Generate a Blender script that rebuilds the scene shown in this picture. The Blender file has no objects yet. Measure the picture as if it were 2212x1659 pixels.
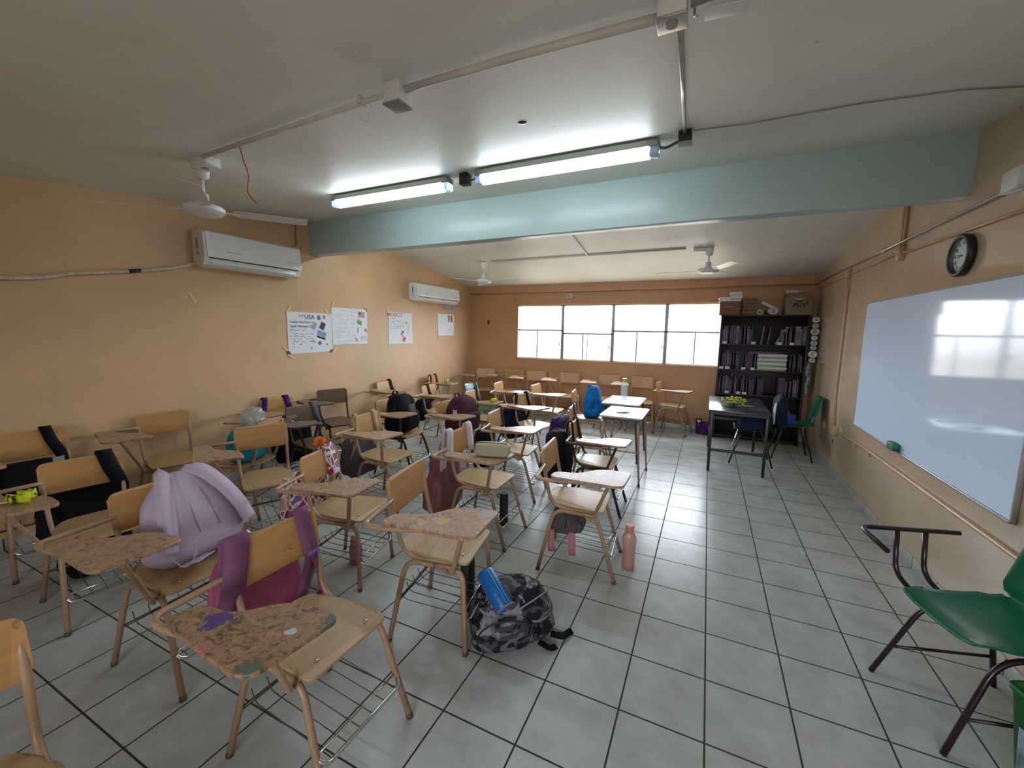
import bpy, bmesh, math, random
from mathutils import Vector, Matrix, noise
S = bpy.context.scene
C = S.collection
random.seed(7)
PI = math.pi

# ------------------------------------------------------------------ camera, world, large lights, exposure
F_PX = 892.016
cd = bpy.data.cameras.new('camera'); cam = bpy.data.objects.new('camera', cd); C.objects.link(cam)
cd.sensor_width = 36; cd.sensor_fit = 'HORIZONTAL'; cd.lens = F_PX / 2212 * 36; cd.clip_start = .02
ya, pi_, ro = .4398, -.1284, .0152
fw = Vector((-math.sin(ya)*math.cos(pi_), math.cos(ya)*math.cos(pi_), math.sin(pi_)))
r0 = Vector((math.cos(ya), math.sin(ya), 0)); u0 = r0.cross(fw)
rr = math.cos(ro)*r0 + math.sin(ro)*u0; uu = -math.sin(ro)*r0 + math.cos(ro)*u0
cam.matrix_world = Matrix(((rr.x, uu.x, -fw.x, -.093357), (rr.y, uu.y, -fw.y, -2.270136), (rr.z, uu.z, -fw.z, 1.582284), (0, 0, 0, 1)))
S.camera = cam

XR, XL, YF, YN = 1.2888, -4.465, 5.027, -4.6
B1, B2, BZT, BZB, ZCF, S1, S2 = 1.2966, 1.4414, 2.814, 2.4395, 2.4211, .1038, .1295
def zn(y): return BZT + S1*(y-B1)
def zf(y): return ZCF + S2*(YF-y)

GROUND = (3.2, 2.9, 2.5, 1); SKY = (10.5, 11.2, 12.3, 1)
w = bpy.data.worlds.new('world'); S.world = w; w.use_nodes = True
bg = w.node_tree.nodes['Background']; bg.inputs[1].default_value = 1
_n = w.node_tree.nodes; _l = w.node_tree.links
_tc = _n.new('ShaderNodeTexCoord'); _sx = _n.new('ShaderNodeSeparateXYZ'); _l.new(_tc.outputs['Generated'], _sx.inputs[0])
_mr = _n.new('ShaderNodeMapRange'); _mr.inputs[1].default_value = -.04; _mr.inputs[2].default_value = .06; _l.new(_sx.outputs['Z'], _mr.inputs[0])
_mx = _n.new('ShaderNodeMix'); _mx.data_type = 'RGBA'; _l.new(_mr.outputs[0], _mx.inputs[0])
_mx.inputs[6].default_value = GROUND; _mx.inputs[7].default_value = SKY; _l.new(_mx.outputs[2], bg.inputs[0])   # bright hazy sky over paler sunlit ground
def portal(name, loc, rot, sx, sy):
    l = bpy.data.lights.new(name, 'AREA'); l.shape = 'RECTANGLE'; l.size = sx; l.size_y = sy; l.cycles.is_portal = True
    o = bpy.data.objects.new(name, l); C.objects.link(o); o.location = loc; o.rotation_euler = rot
portal('window_portal', (-1.65, YF+.2, 1.57), (-PI/2, 0, 0), 3.7, 1.1)
portal('added_near_window_portal', (.1, YN-.2, 1.6), (PI/2, 0, 0), 2.0, 1.15)  # portal for the added rear windows, unseen behind the camera
S.view_settings.view_transform = 'Standard'; S.view_settings.look = 'None'
S.view_settings.gamma = 1; S.view_settings.use_curve_mapping = False
S.view_settings.exposure = 0.62
TUBE_E = 15.0
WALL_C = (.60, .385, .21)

# ------------------------------------------------------------------ materials
def srgb(r, g, b):
    f = lambda c: (c/255/12.92) if c/255 <= .04045 else ((c/255+.055)/1.055)**2.4
    return (f(r), f(g), f(b), 1)
MC = {}
def mat(name, col, rough=.5, metal=0, var=0, scale=8, bump=0, bscale=60, alpha=None, emit=0, spec=.5, coat=0, trans=0, col2=None, rand=False):
    if name in MC: return MC[name]
    m = bpy.data.materials.new(name); m.use_nodes = True; nt = m.node_tree; N = nt.nodes; L = nt.links
    p = N['Principled BSDF']
    c = tuple(col[:3])+(1,)
    p.inputs['Base Color'].default_value = c; p.inputs['Roughness'].default_value = rough; p.inputs['Metallic'].default_value = metal
    p.inputs['Specular IOR Level'].default_value = spec; p.inputs['Coat Weight'].default_value = coat; p.inputs['Coat Roughness'].default_value = .15
    p.inputs['Transmission Weight'].default_value = trans
    if emit: p.inputs['Emission Color'].default_value = c; p.inputs['Emission Strength'].default_value = emit
    if alpha is not None: p.inputs['Alpha'].default_value = alpha
    if var or bump or col2:
        tc = N.new('ShaderNodeTexCoord'); vec = tc.outputs['Object']
        if rand:
            oi = N.new('ShaderNodeObjectInfo'); ad = N.new('ShaderNodeVectorMath'); ad.operation = 'MULTIPLY_ADD'
            L.new(oi.outputs['Random'], ad.inputs[0]); ad.inputs[1].default_value = (31, 17, 23); L.new(vec, ad.inputs[2]); vec = ad.outputs[0]
        if var or col2:
            n = N.new('ShaderNodeTexNoise'); n.inputs['Scale'].default_value = scale; n.inputs['Detail'].default_value = 6; n.inputs['Roughness'].default_value = .6
            L.new(vec, n.inputs['Vector']); r = N.new('ShaderNodeValToRGB'); L.new(n.outputs['Fac'], r.inputs['Fac'])
            r.color_ramp.elements[0].position = .35; r.color_ramp.elements[1].position = .65
            a = col2 if col2 else tuple(x*(1-var) for x in c[:3]); r.color_ramp.elements[0].color = tuple(a[:3])+(1,)
            b = c if col2 else tuple(min(1, x*(1+var*.6)) for x in c[:3]); r.color_ramp.elements[1].color = tuple(b[:3])+(1,)
            L.new(r.outputs['Color'], p.inputs['Base Color'])
        if bump:
            n2 = N.new('ShaderNodeTexNoise'); n2.inputs['Scale'].default_value = bscale; n2.inputs['Detail'].default_value = 4; L.new(vec, n2.inputs['Vector'])
            b = N.new('ShaderNodeBump'); b.inputs['Strength'].default_value = bump; b.inputs['Distance'].default_value = .01
            L.new(n2.outputs['Fac'], b.inputs['Height']); L.new(b.outputs['Normal'], p.inputs['Normal'])
    MC[name] = m; return m

def wall_paint(name, col, dark, rough, bmp=.12):
    m = mat(name, col, rough); nt = m.node_tree; N = nt.nodes; L = nt.links; p = N['Principled BSDF']
    tc = N.new('ShaderNodeTexCoord')
    n = N.new('ShaderNodeTexNoise'); n.inputs['Scale'].default_value = 1.1; n.inputs['Detail'].default_value = 9; n.inputs['Roughness'].default_value = .62
    L.new(tc.outputs['Object'], n.inputs['Vector'])
    r = N.new('ShaderNodeValToRGB'); r.color_ramp.elements[0].position = .32; r.color_ramp.elements[1].position = .6
    r.color_ramp.elements[0].color = tuple(dark)+(1,); r.color_ramp.elements[1].color = tuple(col)+(1,)
    L.new(n.outputs['Fac'], r.inputs['Fac'])
    s = N.new('ShaderNodeTexNoise'); s.inputs['Scale'].default_value = 22; s.inputs['Detail'].default_value = 3; L.new(tc.outputs['Object'], s.inputs['Vector'])
    r2 = N.new('ShaderNodeValToRGB'); r2.color_ramp.elements[0].position = .22; r2.color_ramp.elements[1].position = .27
    r2.color_ramp.elements[0].color = (.6, .6, .6, 1); L.new(s.outputs['Fac'], r2.inputs['Fac'])
    mx = N.new('ShaderNodeMix'); mx.data_type = 'RGBA'; mx.blend_type = 'MULTIPLY'; mx.inputs[0].default_value = 1
    L.new(r.outputs['Color'], mx.inputs[6]); L.new(r2.outputs['Color'], mx.inputs[7]); L.new(mx.outputs[2], p.inputs['Base Color'])
    b = N.new('ShaderNodeBump'); b.inputs['Strength'].default_value = bmp; b.inputs['Distance'].default_value = .004
    n3 = N.new('ShaderNodeTexNoise'); n3.inputs['Scale'].default_value = 9; n3.inputs['Detail'].default_value = 5
    L.new(tc.outputs['Object'], n3.inputs['Vector']); L.new(n3.outputs['Fac'], b.inputs['Height']); L.new(b.outputs['Normal'], p.inputs['Normal'])
    return m
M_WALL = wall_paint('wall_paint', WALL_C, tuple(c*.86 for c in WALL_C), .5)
M_WALLR = wall_paint('right_wall_cool_lit_tint', (.58, .44, .31), (.50, .37, .26), .10, .012)  # wall colour made paler, with the bluish light falling here put into it
M_WALLF = wall_paint('far_wall_bounce_lit_tint', (.56, .30, .145), (.48, .25, .12), .42)  # warm bounced light on the window wall is put into this orange
M_CEIL = wall_paint('ceiling_paint', (.76, .77, .69), (.67, .66, .58), .5)
M_BEAM = wall_paint('beam_paint', (.46, .60, .60), (.42, .55, .55), .3)

def floor_mat():
    m = mat('floor_tile', (.4, .4, .38), .2); nt = m.node_tree; N = nt.nodes; L = nt.links; p = N['Principled BSDF']
    g = N.new('ShaderNodeNewGeometry')
    b = N.new('ShaderNodeTexBrick'); b.offset = 0; b.squash = 1
    for k, v in (('Scale', 1), ('Mortar Size', .0042), ('Mortar Smooth', .2), ('Bias', 0), ('Brick Width', .33), ('Row Height', .33)): b.inputs[k].default_value = v
    L.new(g.outputs['Position'], b.inputs['Vector'])
    n = N.new('ShaderNodeTexNoise'); n.inputs['Scale'].default_value = 5; n.inputs['Detail'].default_value = 8; n.inputs['Roughness'].default_value = .65
    L.new(g.outputs['Position'], n.inputs['Vector'])
    r = N.new('ShaderNodeValToRGB'); r.color_ramp.elements[0].position = .3; r.color_ramp.elements[1].position = .7
    r.color_ramp.elements[0].color = (.36, .37, .345, 1); r.color_ramp.elements[1].color = (.50, .52, .50, 1)
    L.new(n.outputs['Fac'], r.inputs['Fac']); L.new(r.outputs['Color'], b.inputs['Color1']); L.new(r.outputs['Color'], b.inputs['Color2'])
    b.inputs['Mortar'].default_value = (.035, .035, .03, 1)
    L.new(b.outputs['Color'], p.inputs['Base Color'])
    mr = N.new('ShaderNodeMapRange'); mr.inputs[3].default_value = .27; mr.inputs[4].default_value = .8; L.new(b.outputs['Fac'], mr.inputs[0]); L.new(mr.outputs[0], p.inputs['Roughness'])
    bp = N.new('ShaderNodeBump'); bp.invert = True; p.inputs['Specular IOR Level'].default_value = .38; bp.inputs['Strength'].default_value = .35; bp.inputs['Distance'].default_value = .003
    L.new(b.outputs['Fac'], bp.inputs['Height'])
    n3 = N.new('ShaderNodeTexNoise'); n3.inputs['Scale'].default_value = 3; L.new(g.outputs['Position'], n3.inputs['Vector'])
    bp2 = N.new('ShaderNodeBump'); bp2.inputs['Strength'].default_value = .25; bp2.inputs['Distance'].default_value = .01
    L.new(n3.outputs['Fac'], bp2.inputs['Height']); L.new(bp.outputs['Normal'], bp2.inputs['Normal']); L.new(bp2.outputs['Normal'], p.inputs['Normal'])
    return m
M_FLOOR = floor_mat()

def tablet_mat(name, base, wear, amount=.5, patch=None):
    m = mat(name, base, .3); nt = m.node_tree; N = nt.nodes; L = nt.links; p = N['Principled BSDF']
    tc = N.new('ShaderNodeTexCoord'); oi = N.new('ShaderNodeObjectInfo')
    ad = N.new('ShaderNodeVectorMath'); ad.operation = 'MULTIPLY_ADD'; L.new(oi.outputs['Random'], ad.inputs[0]); ad.inputs[1].default_value = (9, 13, 5); L.new(tc.outputs['Object'], ad.inputs[2])
    n = N.new('ShaderNodeTexNoise'); n.inputs['Scale'].default_value = 30; n.inputs['Detail'].default_value = 10; n.inputs['Roughness'].default_value = .8; n.inputs['Distortion'].default_value = .9
    L.new(ad.outputs[0], n.inputs['Vector'])
    r = N.new('ShaderNodeValToRGB'); e = r.color_ramp.elements
    e[0].position = .42-.10*(1-amount); e[1].position = .485; e[0].color = tuple(wear)+(1,); e[1].color = tuple(base)+(1,)
    x = e.new(.58); x.color = tuple(c*1.2 for c in base)+(1,); y = e.new(.66); y.color = tuple(min(1, c*1.5+.05) for c in base)+(1,)
    L.new(n.outputs['Fac'], r.inputs['Fac'])
    v = N.new('ShaderNodeTexVoronoi'); v.feature = 'DISTANCE_TO_EDGE'; v.inputs['Scale'].default_value = 17; v.inputs['Randomness'].default_value = 1
    n2 = N.new('ShaderNodeTexNoise'); n2.inputs['Scale'].default_value = 14; L.new(ad.outputs[0], n2.inputs['Vector'])
    ad2 = N.new('ShaderNodeVectorMath'); ad2.operation = 'ADD'; L.new(ad.outputs[0], ad2.inputs[0]); L.new(n2.outputs['Color'], ad2.inputs[1]); L.new(ad2.outputs[0], v.inputs['Vector'])
    r2 = N.new('ShaderNodeValToRGB'); r2.color_ramp.elements[0].position = .006; r2.color_ramp.elements[1].position = .02; r2.color_ramp.elements[0].color = (.3, .24, .2, 1)
    L.new(v.outputs['Distance'], r2.inputs['Fac'])
    mx = N.new('ShaderNodeMix'); mx.data_type = 'RGBA'; mx.blend_type = 'MULTIPLY'; mx.inputs[0].default_value = amount*.8
    L.new(r.outputs['Color'], mx.inputs[6]); L.new(r2.outputs['Color'], mx.inputs[7]); out = mx.outputs[2]
    for (cx, cy, rad, col) in (patch or []):
        d = N.new('ShaderNodeVectorMath'); d.operation = 'SUBTRACT'; L.new(tc.outputs['Object'], d.inputs[0]); d.inputs[1].default_value = (cx, cy, .72)
        n4 = N.new('ShaderNodeTexNoise'); n4.inputs['Scale'].default_value = 30; L.new(tc.outputs['Object'], n4.inputs['Vector'])
        ln = N.new('ShaderNodeVectorMath'); ln.operation = 'LENGTH'; L.new(d.outputs[0], ln.inputs[0])
        a = N.new('ShaderNodeMath'); a.operation = 'MULTIPLY_ADD'; L.new(n4.outputs['Fac'], a.inputs[0]); a.inputs[1].default_value = rad*2.4; L.new(ln.outputs['Value'], a.inputs[2])
        mr = N.new('ShaderNodeMapRange'); mr.inputs[1].default_value = rad*1.9; mr.inputs[2].default_value = rad*2.05; mr.inputs[3].default_value = .9; mr.inputs[4].default_value = 0
        L.new(a.outputs[0], mr.inputs[0]); m2 = N.new('ShaderNodeMix'); m2.data_type = 'RGBA'; L.new(mr.outputs[0], m2.inputs[0]); L.new(out, m2.inputs[6]); m2.inputs[7].default_value = tuple(col)+(1,); out = m2.outputs[2]
    L.new(out, p.inputs['Base Color'])
    b = N.new('ShaderNodeBump'); b.inputs['Strength'].default_value = .5*amount; b.inputs['Distance'].default_value = .004; L.new(n.outputs['Fac'], b.inputs['Height']); L.new(b.outputs['Normal'], p.inputs['Normal'])
    return m

def wood(name, col, rough=.35, k=.14):
    m = mat(name, col, rough); nt = m.node_tree; N = nt.nodes; L = nt.links; p = N['Principled BSDF']
    tc = N.new('ShaderNodeTexCoord'); oi = N.new('ShaderNodeObjectInfo')
    ad = N.new('ShaderNodeVectorMath'); ad.operation = 'MULTIPLY_ADD'; L.new(oi.outputs['Random'], ad.inputs[0]); ad.inputs[1].default_value = (7, 3, 5); L.new(tc.outputs['Object'], ad.inputs[2])
    mp = N.new('ShaderNodeMapping'); mp.inputs['Scale'].default_value = (24, 3, 24); L.new(ad.outputs[0], mp.inputs['Vector'])
    n = N.new('ShaderNodeTexNoise'); n.inputs['Scale'].default_value = 1.6; n.inputs['Detail'].default_value = 6; L.new(mp.outputs[0], n.inputs['Vector'])
    r = N.new('ShaderNodeValToRGB'); r.color_ramp.elements[0].position = .3; r.color_ramp.elements[1].position = .7
    r.color_ramp.elements[0].color = tuple(c*(1-k) for c in col)+(1,); r.color_ramp.elements[1].color = tuple(min(1, c*(1+k*.6)) for c in col)+(1,)
    L.new(n.outputs['Fac'], r.inputs['Fac'])
    s = N.new('ShaderNodeTexNoise'); s.inputs['Scale'].default_value = 26; s.inputs['Detail'].default_value = 2; L.new(ad.outputs[0], s.inputs['Vector'])
    r2 = N.new('ShaderNodeValToRGB'); r2.color_ramp.elements[0].position = .27; r2.color_ramp.elements[1].position = .31; r2.color_ramp.elements[0].color = (.45, .38, .33, 1)
    L.new(s.outputs['Fac'], r2.inputs['Fac'])
    mx = N.new('ShaderNodeMix'); mx.data_type = 'RGBA'; mx.blend_type = 'MULTIPLY'; mx.inputs[0].default_value = .7
    L.new(r.outputs['Color'], mx.inputs[6]); L.new(r2.outputs['Color'], mx.inputs[7]); L.new(mx.outputs[2], p.inputs['Base Color'])
    return m

def camo():
    m = mat('camo_fabric', (.1, .1, .1), .75, spec=.2); nt = m.node_tree; N = nt.nodes; L = nt.links
    tc = N.new('ShaderNodeTexCoord'); out = None
    for i, (sc, th, col) in enumerate(((0, 0, (.06, .056, .066)), (8, .53, (.014, .013, .016)), (9, .57, (.14, .14, .15)), (10, .62, (.26, .26, .27)))):
        if i == 0: c = N.new('ShaderNodeRGB'); c.outputs[0].default_value = col+(1,); out = c.outputs[0]; continue
        mp = N.new('ShaderNodeMapping'); mp.inputs['Location'].default_value = (i*7.7, i*3.1, i*5.3); mp.inputs['Scale'].default_value = (1, 1, 1.5); L.new(tc.outputs['Object'], mp.inputs[0])
        n = N.new('ShaderNodeTexNoise'); n.inputs['Scale'].default_value = sc; n.inputs['Detail'].default_value = 1.6; n.inputs['Distortion'].default_value = 1.3; L.new(mp.outputs[0], n.inputs['Vector'])
        g = N.new('ShaderNodeMath'); g.operation = 'GREATER_THAN'; g.inputs[1].default_value = th; L.new(n.outputs['Fac'], g.inputs[0])
        mx = N.new('ShaderNodeMix'); mx.data_type = 'RGBA'; L.new(g.outputs[0], mx.inputs[0]); L.new(out, mx.inputs[6]); mx.inputs[7].default_value = col+(1,); out = mx.outputs[2]
    L.new(out, N['Principled BSDF'].inputs['Base Color']); return m
def hearts():
    m = mat('heart_print', (.6, .3, .3), .7); nt = m.node_tree; N = nt.nodes; L = nt.links
    tc = N.new('ShaderNodeTexCoord'); v = N.new('ShaderNodeTexVoronoi'); v.inputs['Scale'].default_value = 17; v2 = N.new('ShaderNodeTexVoronoi'); v2.feature = 'DISTANCE_TO_EDGE'; v2.inputs['Scale'].default_value = 17
    L.new(tc.outputs['Object'], v.inputs['Vector']); L.new(tc.outputs['Object'], v2.inputs['Vector'])
    sp = N.new('ShaderNodeSeparateColor'); L.new(v.outputs['Color'], sp.inputs[0]); r = N.new('ShaderNodeValToRGB'); r.color_ramp.interpolation = 'CONSTANT'; e = r.color_ramp.elements
    e[0].color = srgb(120, 70, 60); e[1].position = .25; e[1].color = srgb(160, 30, 80)
    for q, cc in ((.4, srgb(130, 95, 130)), (.58, srgb(150, 130, 80)), (.75, srgb(110, 45, 60)), (.88, srgb(185, 150, 120))): x = e.new(q); x.color = cc
    L.new(sp.outputs[0], r.inputs['Fac']); r2 = N.new('ShaderNodeValToRGB'); r2.color_ramp.elements[0].position = .05; r2.color_ramp.elements[1].position = .07
    r2.color_ramp.elements[0].color = (1, 1, 1, 1); r2.color_ramp.elements[1].color = (0, 0, 0, 1); L.new(v2.outputs['Distance'], r2.inputs['Fac'])
    mx = N.new('ShaderNodeMix'); mx.data_type = 'RGBA'; L.new(r2.outputs['Color'], mx.inputs[0]); L.new(r.outputs['Color'], mx.inputs[6]); mx.inputs[7].default_value = srgb(225, 205, 205)
    L.new(mx.outputs[2], N['Principled BSDF'].inputs['Base Color']); return m
def glass_mat(name, col, mixf):
    m = bpy.data.materials.new(name); m.use_nodes = True; nt = m.node_tree; N = nt.nodes; N.clear(); L = nt.links
    o = N.new('ShaderNodeOutputMaterial'); t = N.new('ShaderNodeBsdfTransparent'); t.inputs[0].default_value = tuple(col)+(1,)
    g = N.new('ShaderNodeBsdfGlossy'); g.inputs['Roughness'].default_value = .08; mx = N.new('ShaderNodeMixShader'); mx.inputs[0].default_value = mixf
    L.new(t.outputs[0], mx.inputs[1]); L.new(g.outputs[0], mx.inputs[2]); L.new(mx.outputs[0], o.inputs[0]); return m

# ------------------------------------------------------------------ mesh helpers
def fillet(pts, rad, n=5):
    P = [Vector(p) for p in pts]; out = [P[0]]
    for i in range(1, len(P)-1):
        a, b, c = P[i-1], P[i], P[i+1]; d1 = (a-b); d2 = (c-b); r = min(rad, d1.length*.49, d2.length*.49)
        p0 = b+d1.normalized()*r; p2 = b+d2.normalized()*r
        for k in range(n+1):
            t = k/n; out.append((1-t)**2*p0+2*t*(1-t)*b+t*t*p2)
    out.append(P[-1]); return out
def spline(pts, n=6):
    P = [Vector(p) for p in pts]; P = [2*P[0]-P[1]]+P+[2*P[-1]-P[-2]]; out = []
    for i in range(1, len(P)-2):
        for k in range(n):
            t = k/n; a, b, c, d = P[i-1], P[i], P[i+1], P[i+2]
            out.append(.5*((2*b)+(c-a)*t+(2*a-5*b+4*c-d)*t*t+(3*b-a-3*c+d)*t**3))
    out.append(P[-2]); return out
class MB:
    def __init__(s): s.bm = bmesh.new()
    def box(s, c, size, rz=0, bev=0, mi=0, M=None, seg=2):
        t = bmesh.new(); bmesh.ops.create_cube(t, size=1)
        for v in t.verts: v.co = Vector((v.co.x*size[0], v.co.y*size[1], v.co.z*size[2]))
        if bev: bmesh.ops.bevel(t, geom=t.edges[:], offset=bev, segments=seg, profile=.5, affect='EDGES')
        X = Matrix.Translation(c) @ (M if M else Matrix.Rotation(rz, 4, 'Z')); t.transform(X)
        return s._add(t, mi, bev > 0 and seg > 1)
    def _add(s, t, mi=0, smooth=False):
        mp = {}
        for v in t.verts: mp[v] = s.bm.verts.new(v.co)
        for f in t.faces:
            try: g = s.bm.faces.new([mp[v] for v in f.verts])
            except ValueError: continue
            g.material_index = mi; g.smooth = smooth
        t.free(); return s
    def tube(s, pts, r, seg=10, mi=0, closed=False, cap=True, flat=1.0):
        P = [Vector(p) for p in pts]; n = len(P); R = r if isinstance(r, (list, tuple)) else [r]*n; rings = []
        t0 = (P[1]-P[0]).normalized(); up = Vector((0, 0, 1)) if abs(t0.z) < .9 else Vector((1, 0, 0)); nx = t0.cross(up).normalized()
        for i in range(n):
            if closed: t = (P[(i+1) % n]-P[i-1]).normalized()
            else: t = (P[min(i+1, n-1)]-P[max(i-1, 0)]).normalized()
            nx = (nx-t*nx.dot(t)).normalized(); ny = t.cross(nx)
            rings.append([s.bm.verts.new(P[i]+R[i]*(math.cos(2*PI*k/seg)*nx+flat*math.sin(2*PI*k/seg)*ny)) for k in range(seg)])
        m = n if closed else n-1
        for i in range(m):
            a, b = rings[i], rings[(i+1) % n]
            for k in range(seg):
                f = s.bm.faces.new((a[k], a[(k+1) % seg], b[(k+1) % seg], b[k])); f.smooth = True; f.material_index = mi
        if cap and not closed:
            f = s.bm.faces.new(rings[0][::-1]); f.material_index = mi; f = s.bm.faces.new(rings[-1]); f.material_index = mi
        return s
    def lathe(s, prof, c=(0, 0, 0), seg=20, mi=0, M=None):
        rings = []; c = Vector(c)
        for r, z in prof:
            ring = []
            for k in range(seg):
                p = Vector((r*math.cos(2*PI*k/seg), r*math.sin(2*PI*k/seg), z)); ring.append(s.bm.verts.new(c+((M @ p) if M else p)))
            rings.append(ring)
        for i in range(len(rings)-1):
            for k in range(seg):
                f = s.bm.faces.new((rings[i][k], rings[i][(k+1) % seg], rings[i+1][(k+1) % seg], rings[i+1][k])); f.smooth = True; f.material_index = mi
        for ring, rev in ((rings[0], True), (rings[-1], False)):
            f = s.bm.faces.new(ring[::-1] if rev else ring); f.material_index = mi
        return s
    def prism(s, out, z0, z1, bev=0, mi=0, M=None):
        t = bmesh.new(); vs = [t.verts.new((x, y, z0)) for x, y in out]; f = t.faces.new(vs)
        r = bmesh.ops.extrude_face_region(t, geom=[f]); bmesh.ops.translate(t, verts=[v for v in r['geom'] if isinstance(v, bmesh.types.BMVert)], vec=(0, 0, z1-z0))
        bmesh.ops.recalc_face_normals(t, faces=t.faces[:])
        if bev:
            es = [e for e in t.edges if abs(e.verts[0].co.z-e.verts[1].co.z) < 1e-6]
            bmesh.ops.bevel(t, geom=es, offset=bev, segments=2, profile=.5, affect='EDGES')
        if M: t.transform(M)
        return s._add(t, mi)
    def ribbon(s, pts, w, th, side, mi=0, ws=None):
        P = [Vector(p) for p in pts]; side = Vector(side); rings = []
        for i, p in enumerate(P):
            t = (P[min(i+1, len(P)-1)]-P[max(i-1, 0)]).normalized(); sd = (side-t*side.dot(t)).normalized(); nn = t.cross(sd); h = (ws[i] if ws else w)/2
            rings.append([s.bm.verts.new(p+a*h*sd+b*th/2*nn) for a, b in ((-1, -1), (1, -1), (1, 1), (-1, 1))])
        for i in range(len(P)-1):
            for k in range(4):
                f = s.bm.faces.new((rings[i][k], rings[i][(k+1) % 4], rings[i+1][(k+1) % 4], rings[i+1][k])); f.material_index = mi; f.smooth = k in (0, 2)
        f = s.bm.faces.new(rings[0][::-1]); f.material_index = mi; f = s.bm.faces.new(rings[-1]); f.material_index = mi; return s
    def soft(s, c, size, M=None, e=.45, n=12, taper=.0, sag=0, nz=.03, seed=0, mi=0, pinch=0):
        t = bmesh.new(); bmesh.ops.create_cube(t, size=2); bmesh.ops.subdivide_edges(t, edges=t.edges[:], cuts=n, use_grid_fill=True)
        for v in t.verts:
            p = v.co.copy(); q = p.normalized(); mxx = max(abs(p.x), abs(p.y), abs(p.z))
            k = (abs(q.x)**(2/e)+abs(q.y)**(2/e)+abs(q.z)**(2/e))**(-e/2); p = q*k
            z01 = (p.z+1)/2
            f = 1-taper*z01**1.6; x, y = p.x*f*(1-pinch*z01), p.y*f
            b = sag*(1-z01)**2; x *= 1+b; y *= 1+b*.5
            d = noise.noise_vector(Vector((p.x*1.6+seed*7.3, p.y*1.6, p.z*1.6)))*nz*2 + noise.noise_vector(Vector((p.x*5+seed*3.1, p.y*5, p.z*5)))*nz*.6
            v.co = Vector((x*size[0]/2+d.x*size[0], y*size[1]/2+d.y*size[1], p.z*size[2]/2+d.z*size[2]*.6))
        X = Matrix.Translation(c) @ (M if M else Matrix.Identity(4)); t.transform(X); return s._add(t, mi, True)
    def ball(s, c, r, mi=0, sc=(1, 1, 1), seg=10):
        t = bmesh.new(); bmesh.ops.create_uvsphere(t, u_segments=seg, v_segments=max(6, seg*2//3), radius=r); t.transform(Matrix.Translation(c) @ Matrix.Diagonal((*sc, 1))); return s._add(t, mi, True)
    def quad(s, a, b, c, d, mi=0):
        f = s.bm.faces.new([s.bm.verts.new(p) for p in (a, b, c, d)]); f.material_index = mi; return s
    def text(s, txt, size, M, mi=0, th=.0006, shear=0):
        cu = bpy.data.curves.new('t', 'FONT'); cu.body = txt; cu.size = size; cu.extrude = th; cu.align_x = 'LEFT'; cu.shear = shear; cu.resolution_u = 3
        o = bpy.data.objects.new('t', cu); C.objects.link(o); me = bpy.data.meshes.new_from_object(o.evaluated_get(bpy.context.evaluated_depsgraph_get()))
        t = bmesh.new(); t.from_mesh(me); t.transform(M); s._add(t, mi); bpy.data.objects.remove(o); bpy.data.meshes.remove(me); bpy.data.curves.remove(cu); return s
    def obj(s, name, mats, parent=None, **tags):
        me = bpy.data.meshes.new(name); s.bm.to_mesh(me); s.bm.free()
        for m in (mats if isinstance(mats, (list, tuple)) else [mats]): me.materials.append(m)
        o = bpy.data.objects.new(name, me); C.objects.link(o)
        if parent: o.parent = parent
        tag(o, **tags); return o
def tag(o, label=None, cat=None, group=None, kind=None):
    for k, v in (('label', label), ('category', cat), ('group', group), ('kind', kind)):
        if v: o[k] = v
    return o
def thing(name, label, cat, loc=(0, 0, 0), rz=0, group=None, scale=1, rot=None):
    o = bpy.data.objects.new(name, None); C.objects.link(o); o.empty_display_size = .1
    o.location = loc; o.rotation_euler = rot if rot else (0, 0, rz); o.scale = (scale,)*3
    return tag(o, label, cat, group)
def dup(root, loc, rz, scale, label, group=None):
    r = root.copy(); C.objects.link(r); r.location = loc; r.rotation_euler = (0, 0, rz); r.scale = (scale,)*3; r['label'] = label
    if group: r['group'] = group
    for ch in [o for o in root.children]:
        c = ch.copy(); C.objects.link(c); c.parent = r
        for g in ch.children: d = g.copy(); C.objects.link(d); d.parent = c
    return r
LW = lambda x, y, z: Matrix(((0, 0, 1, x), (1, 0, 0, y), (0, 1, 0, z), (0, 0, 0, 1)))     # frame of the left wall: text runs along +y
RW = lambda x, y, z: Matrix(((0, 0, -1, x), (-1, 0, 0, y), (0, 1, 0, z), (0, 0, 0, 1)))   # frame of the right wall
FWM = lambda x, y, z: Matrix(((1, 0, 0, x), (0, 0, -1, y), (0, 1, 0, z), (0, 0, 0, 1)))   # frame facing the room from the far wall

# common materials
M_ALU = mat('aluminium', (.42, .40, .40), .4, .7)
M_CHROME = mat('chrome', (.75, .75, .76), .18, 1)
M_WHITE = mat('white_plastic', (.72, .73, .74), .35, var=.04)
M_PVC = mat('white_painted_pipe', (.62, .62, .56), .5, var=.12, scale=6)
M_GREY = mat('grey_plastic', (.28, .28, .27), .5)
M_BLACK = mat('black_plastic', (.012, .012, .013), .4)
M_STEEL = mat('galvanised_steel', (.5, .47, .42), .35, .8, var=.2)
M_WPIPE = mat('wall_coloured_pipe', tuple(c*.95 for c in WALL_C), .35, var=.08)
M_GLASS = glass_mat('window_glass', (.97, .98, .99), .05)
M_PAPER = mat('paper', (.72, .74, .78), .7, var=.03)
M_PAPER2 = mat('cream_paper', (.62, .62, .60), .7, var=.05)
M_INK = mat('pen_ink', (.02, .025, .05), .6)
M_TAPE = mat('masking_tape', (.75, .60, .32), .5)
M_SHELF = mat('dark_laminate', (.014, .007, .008), .5, var=.15)

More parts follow.
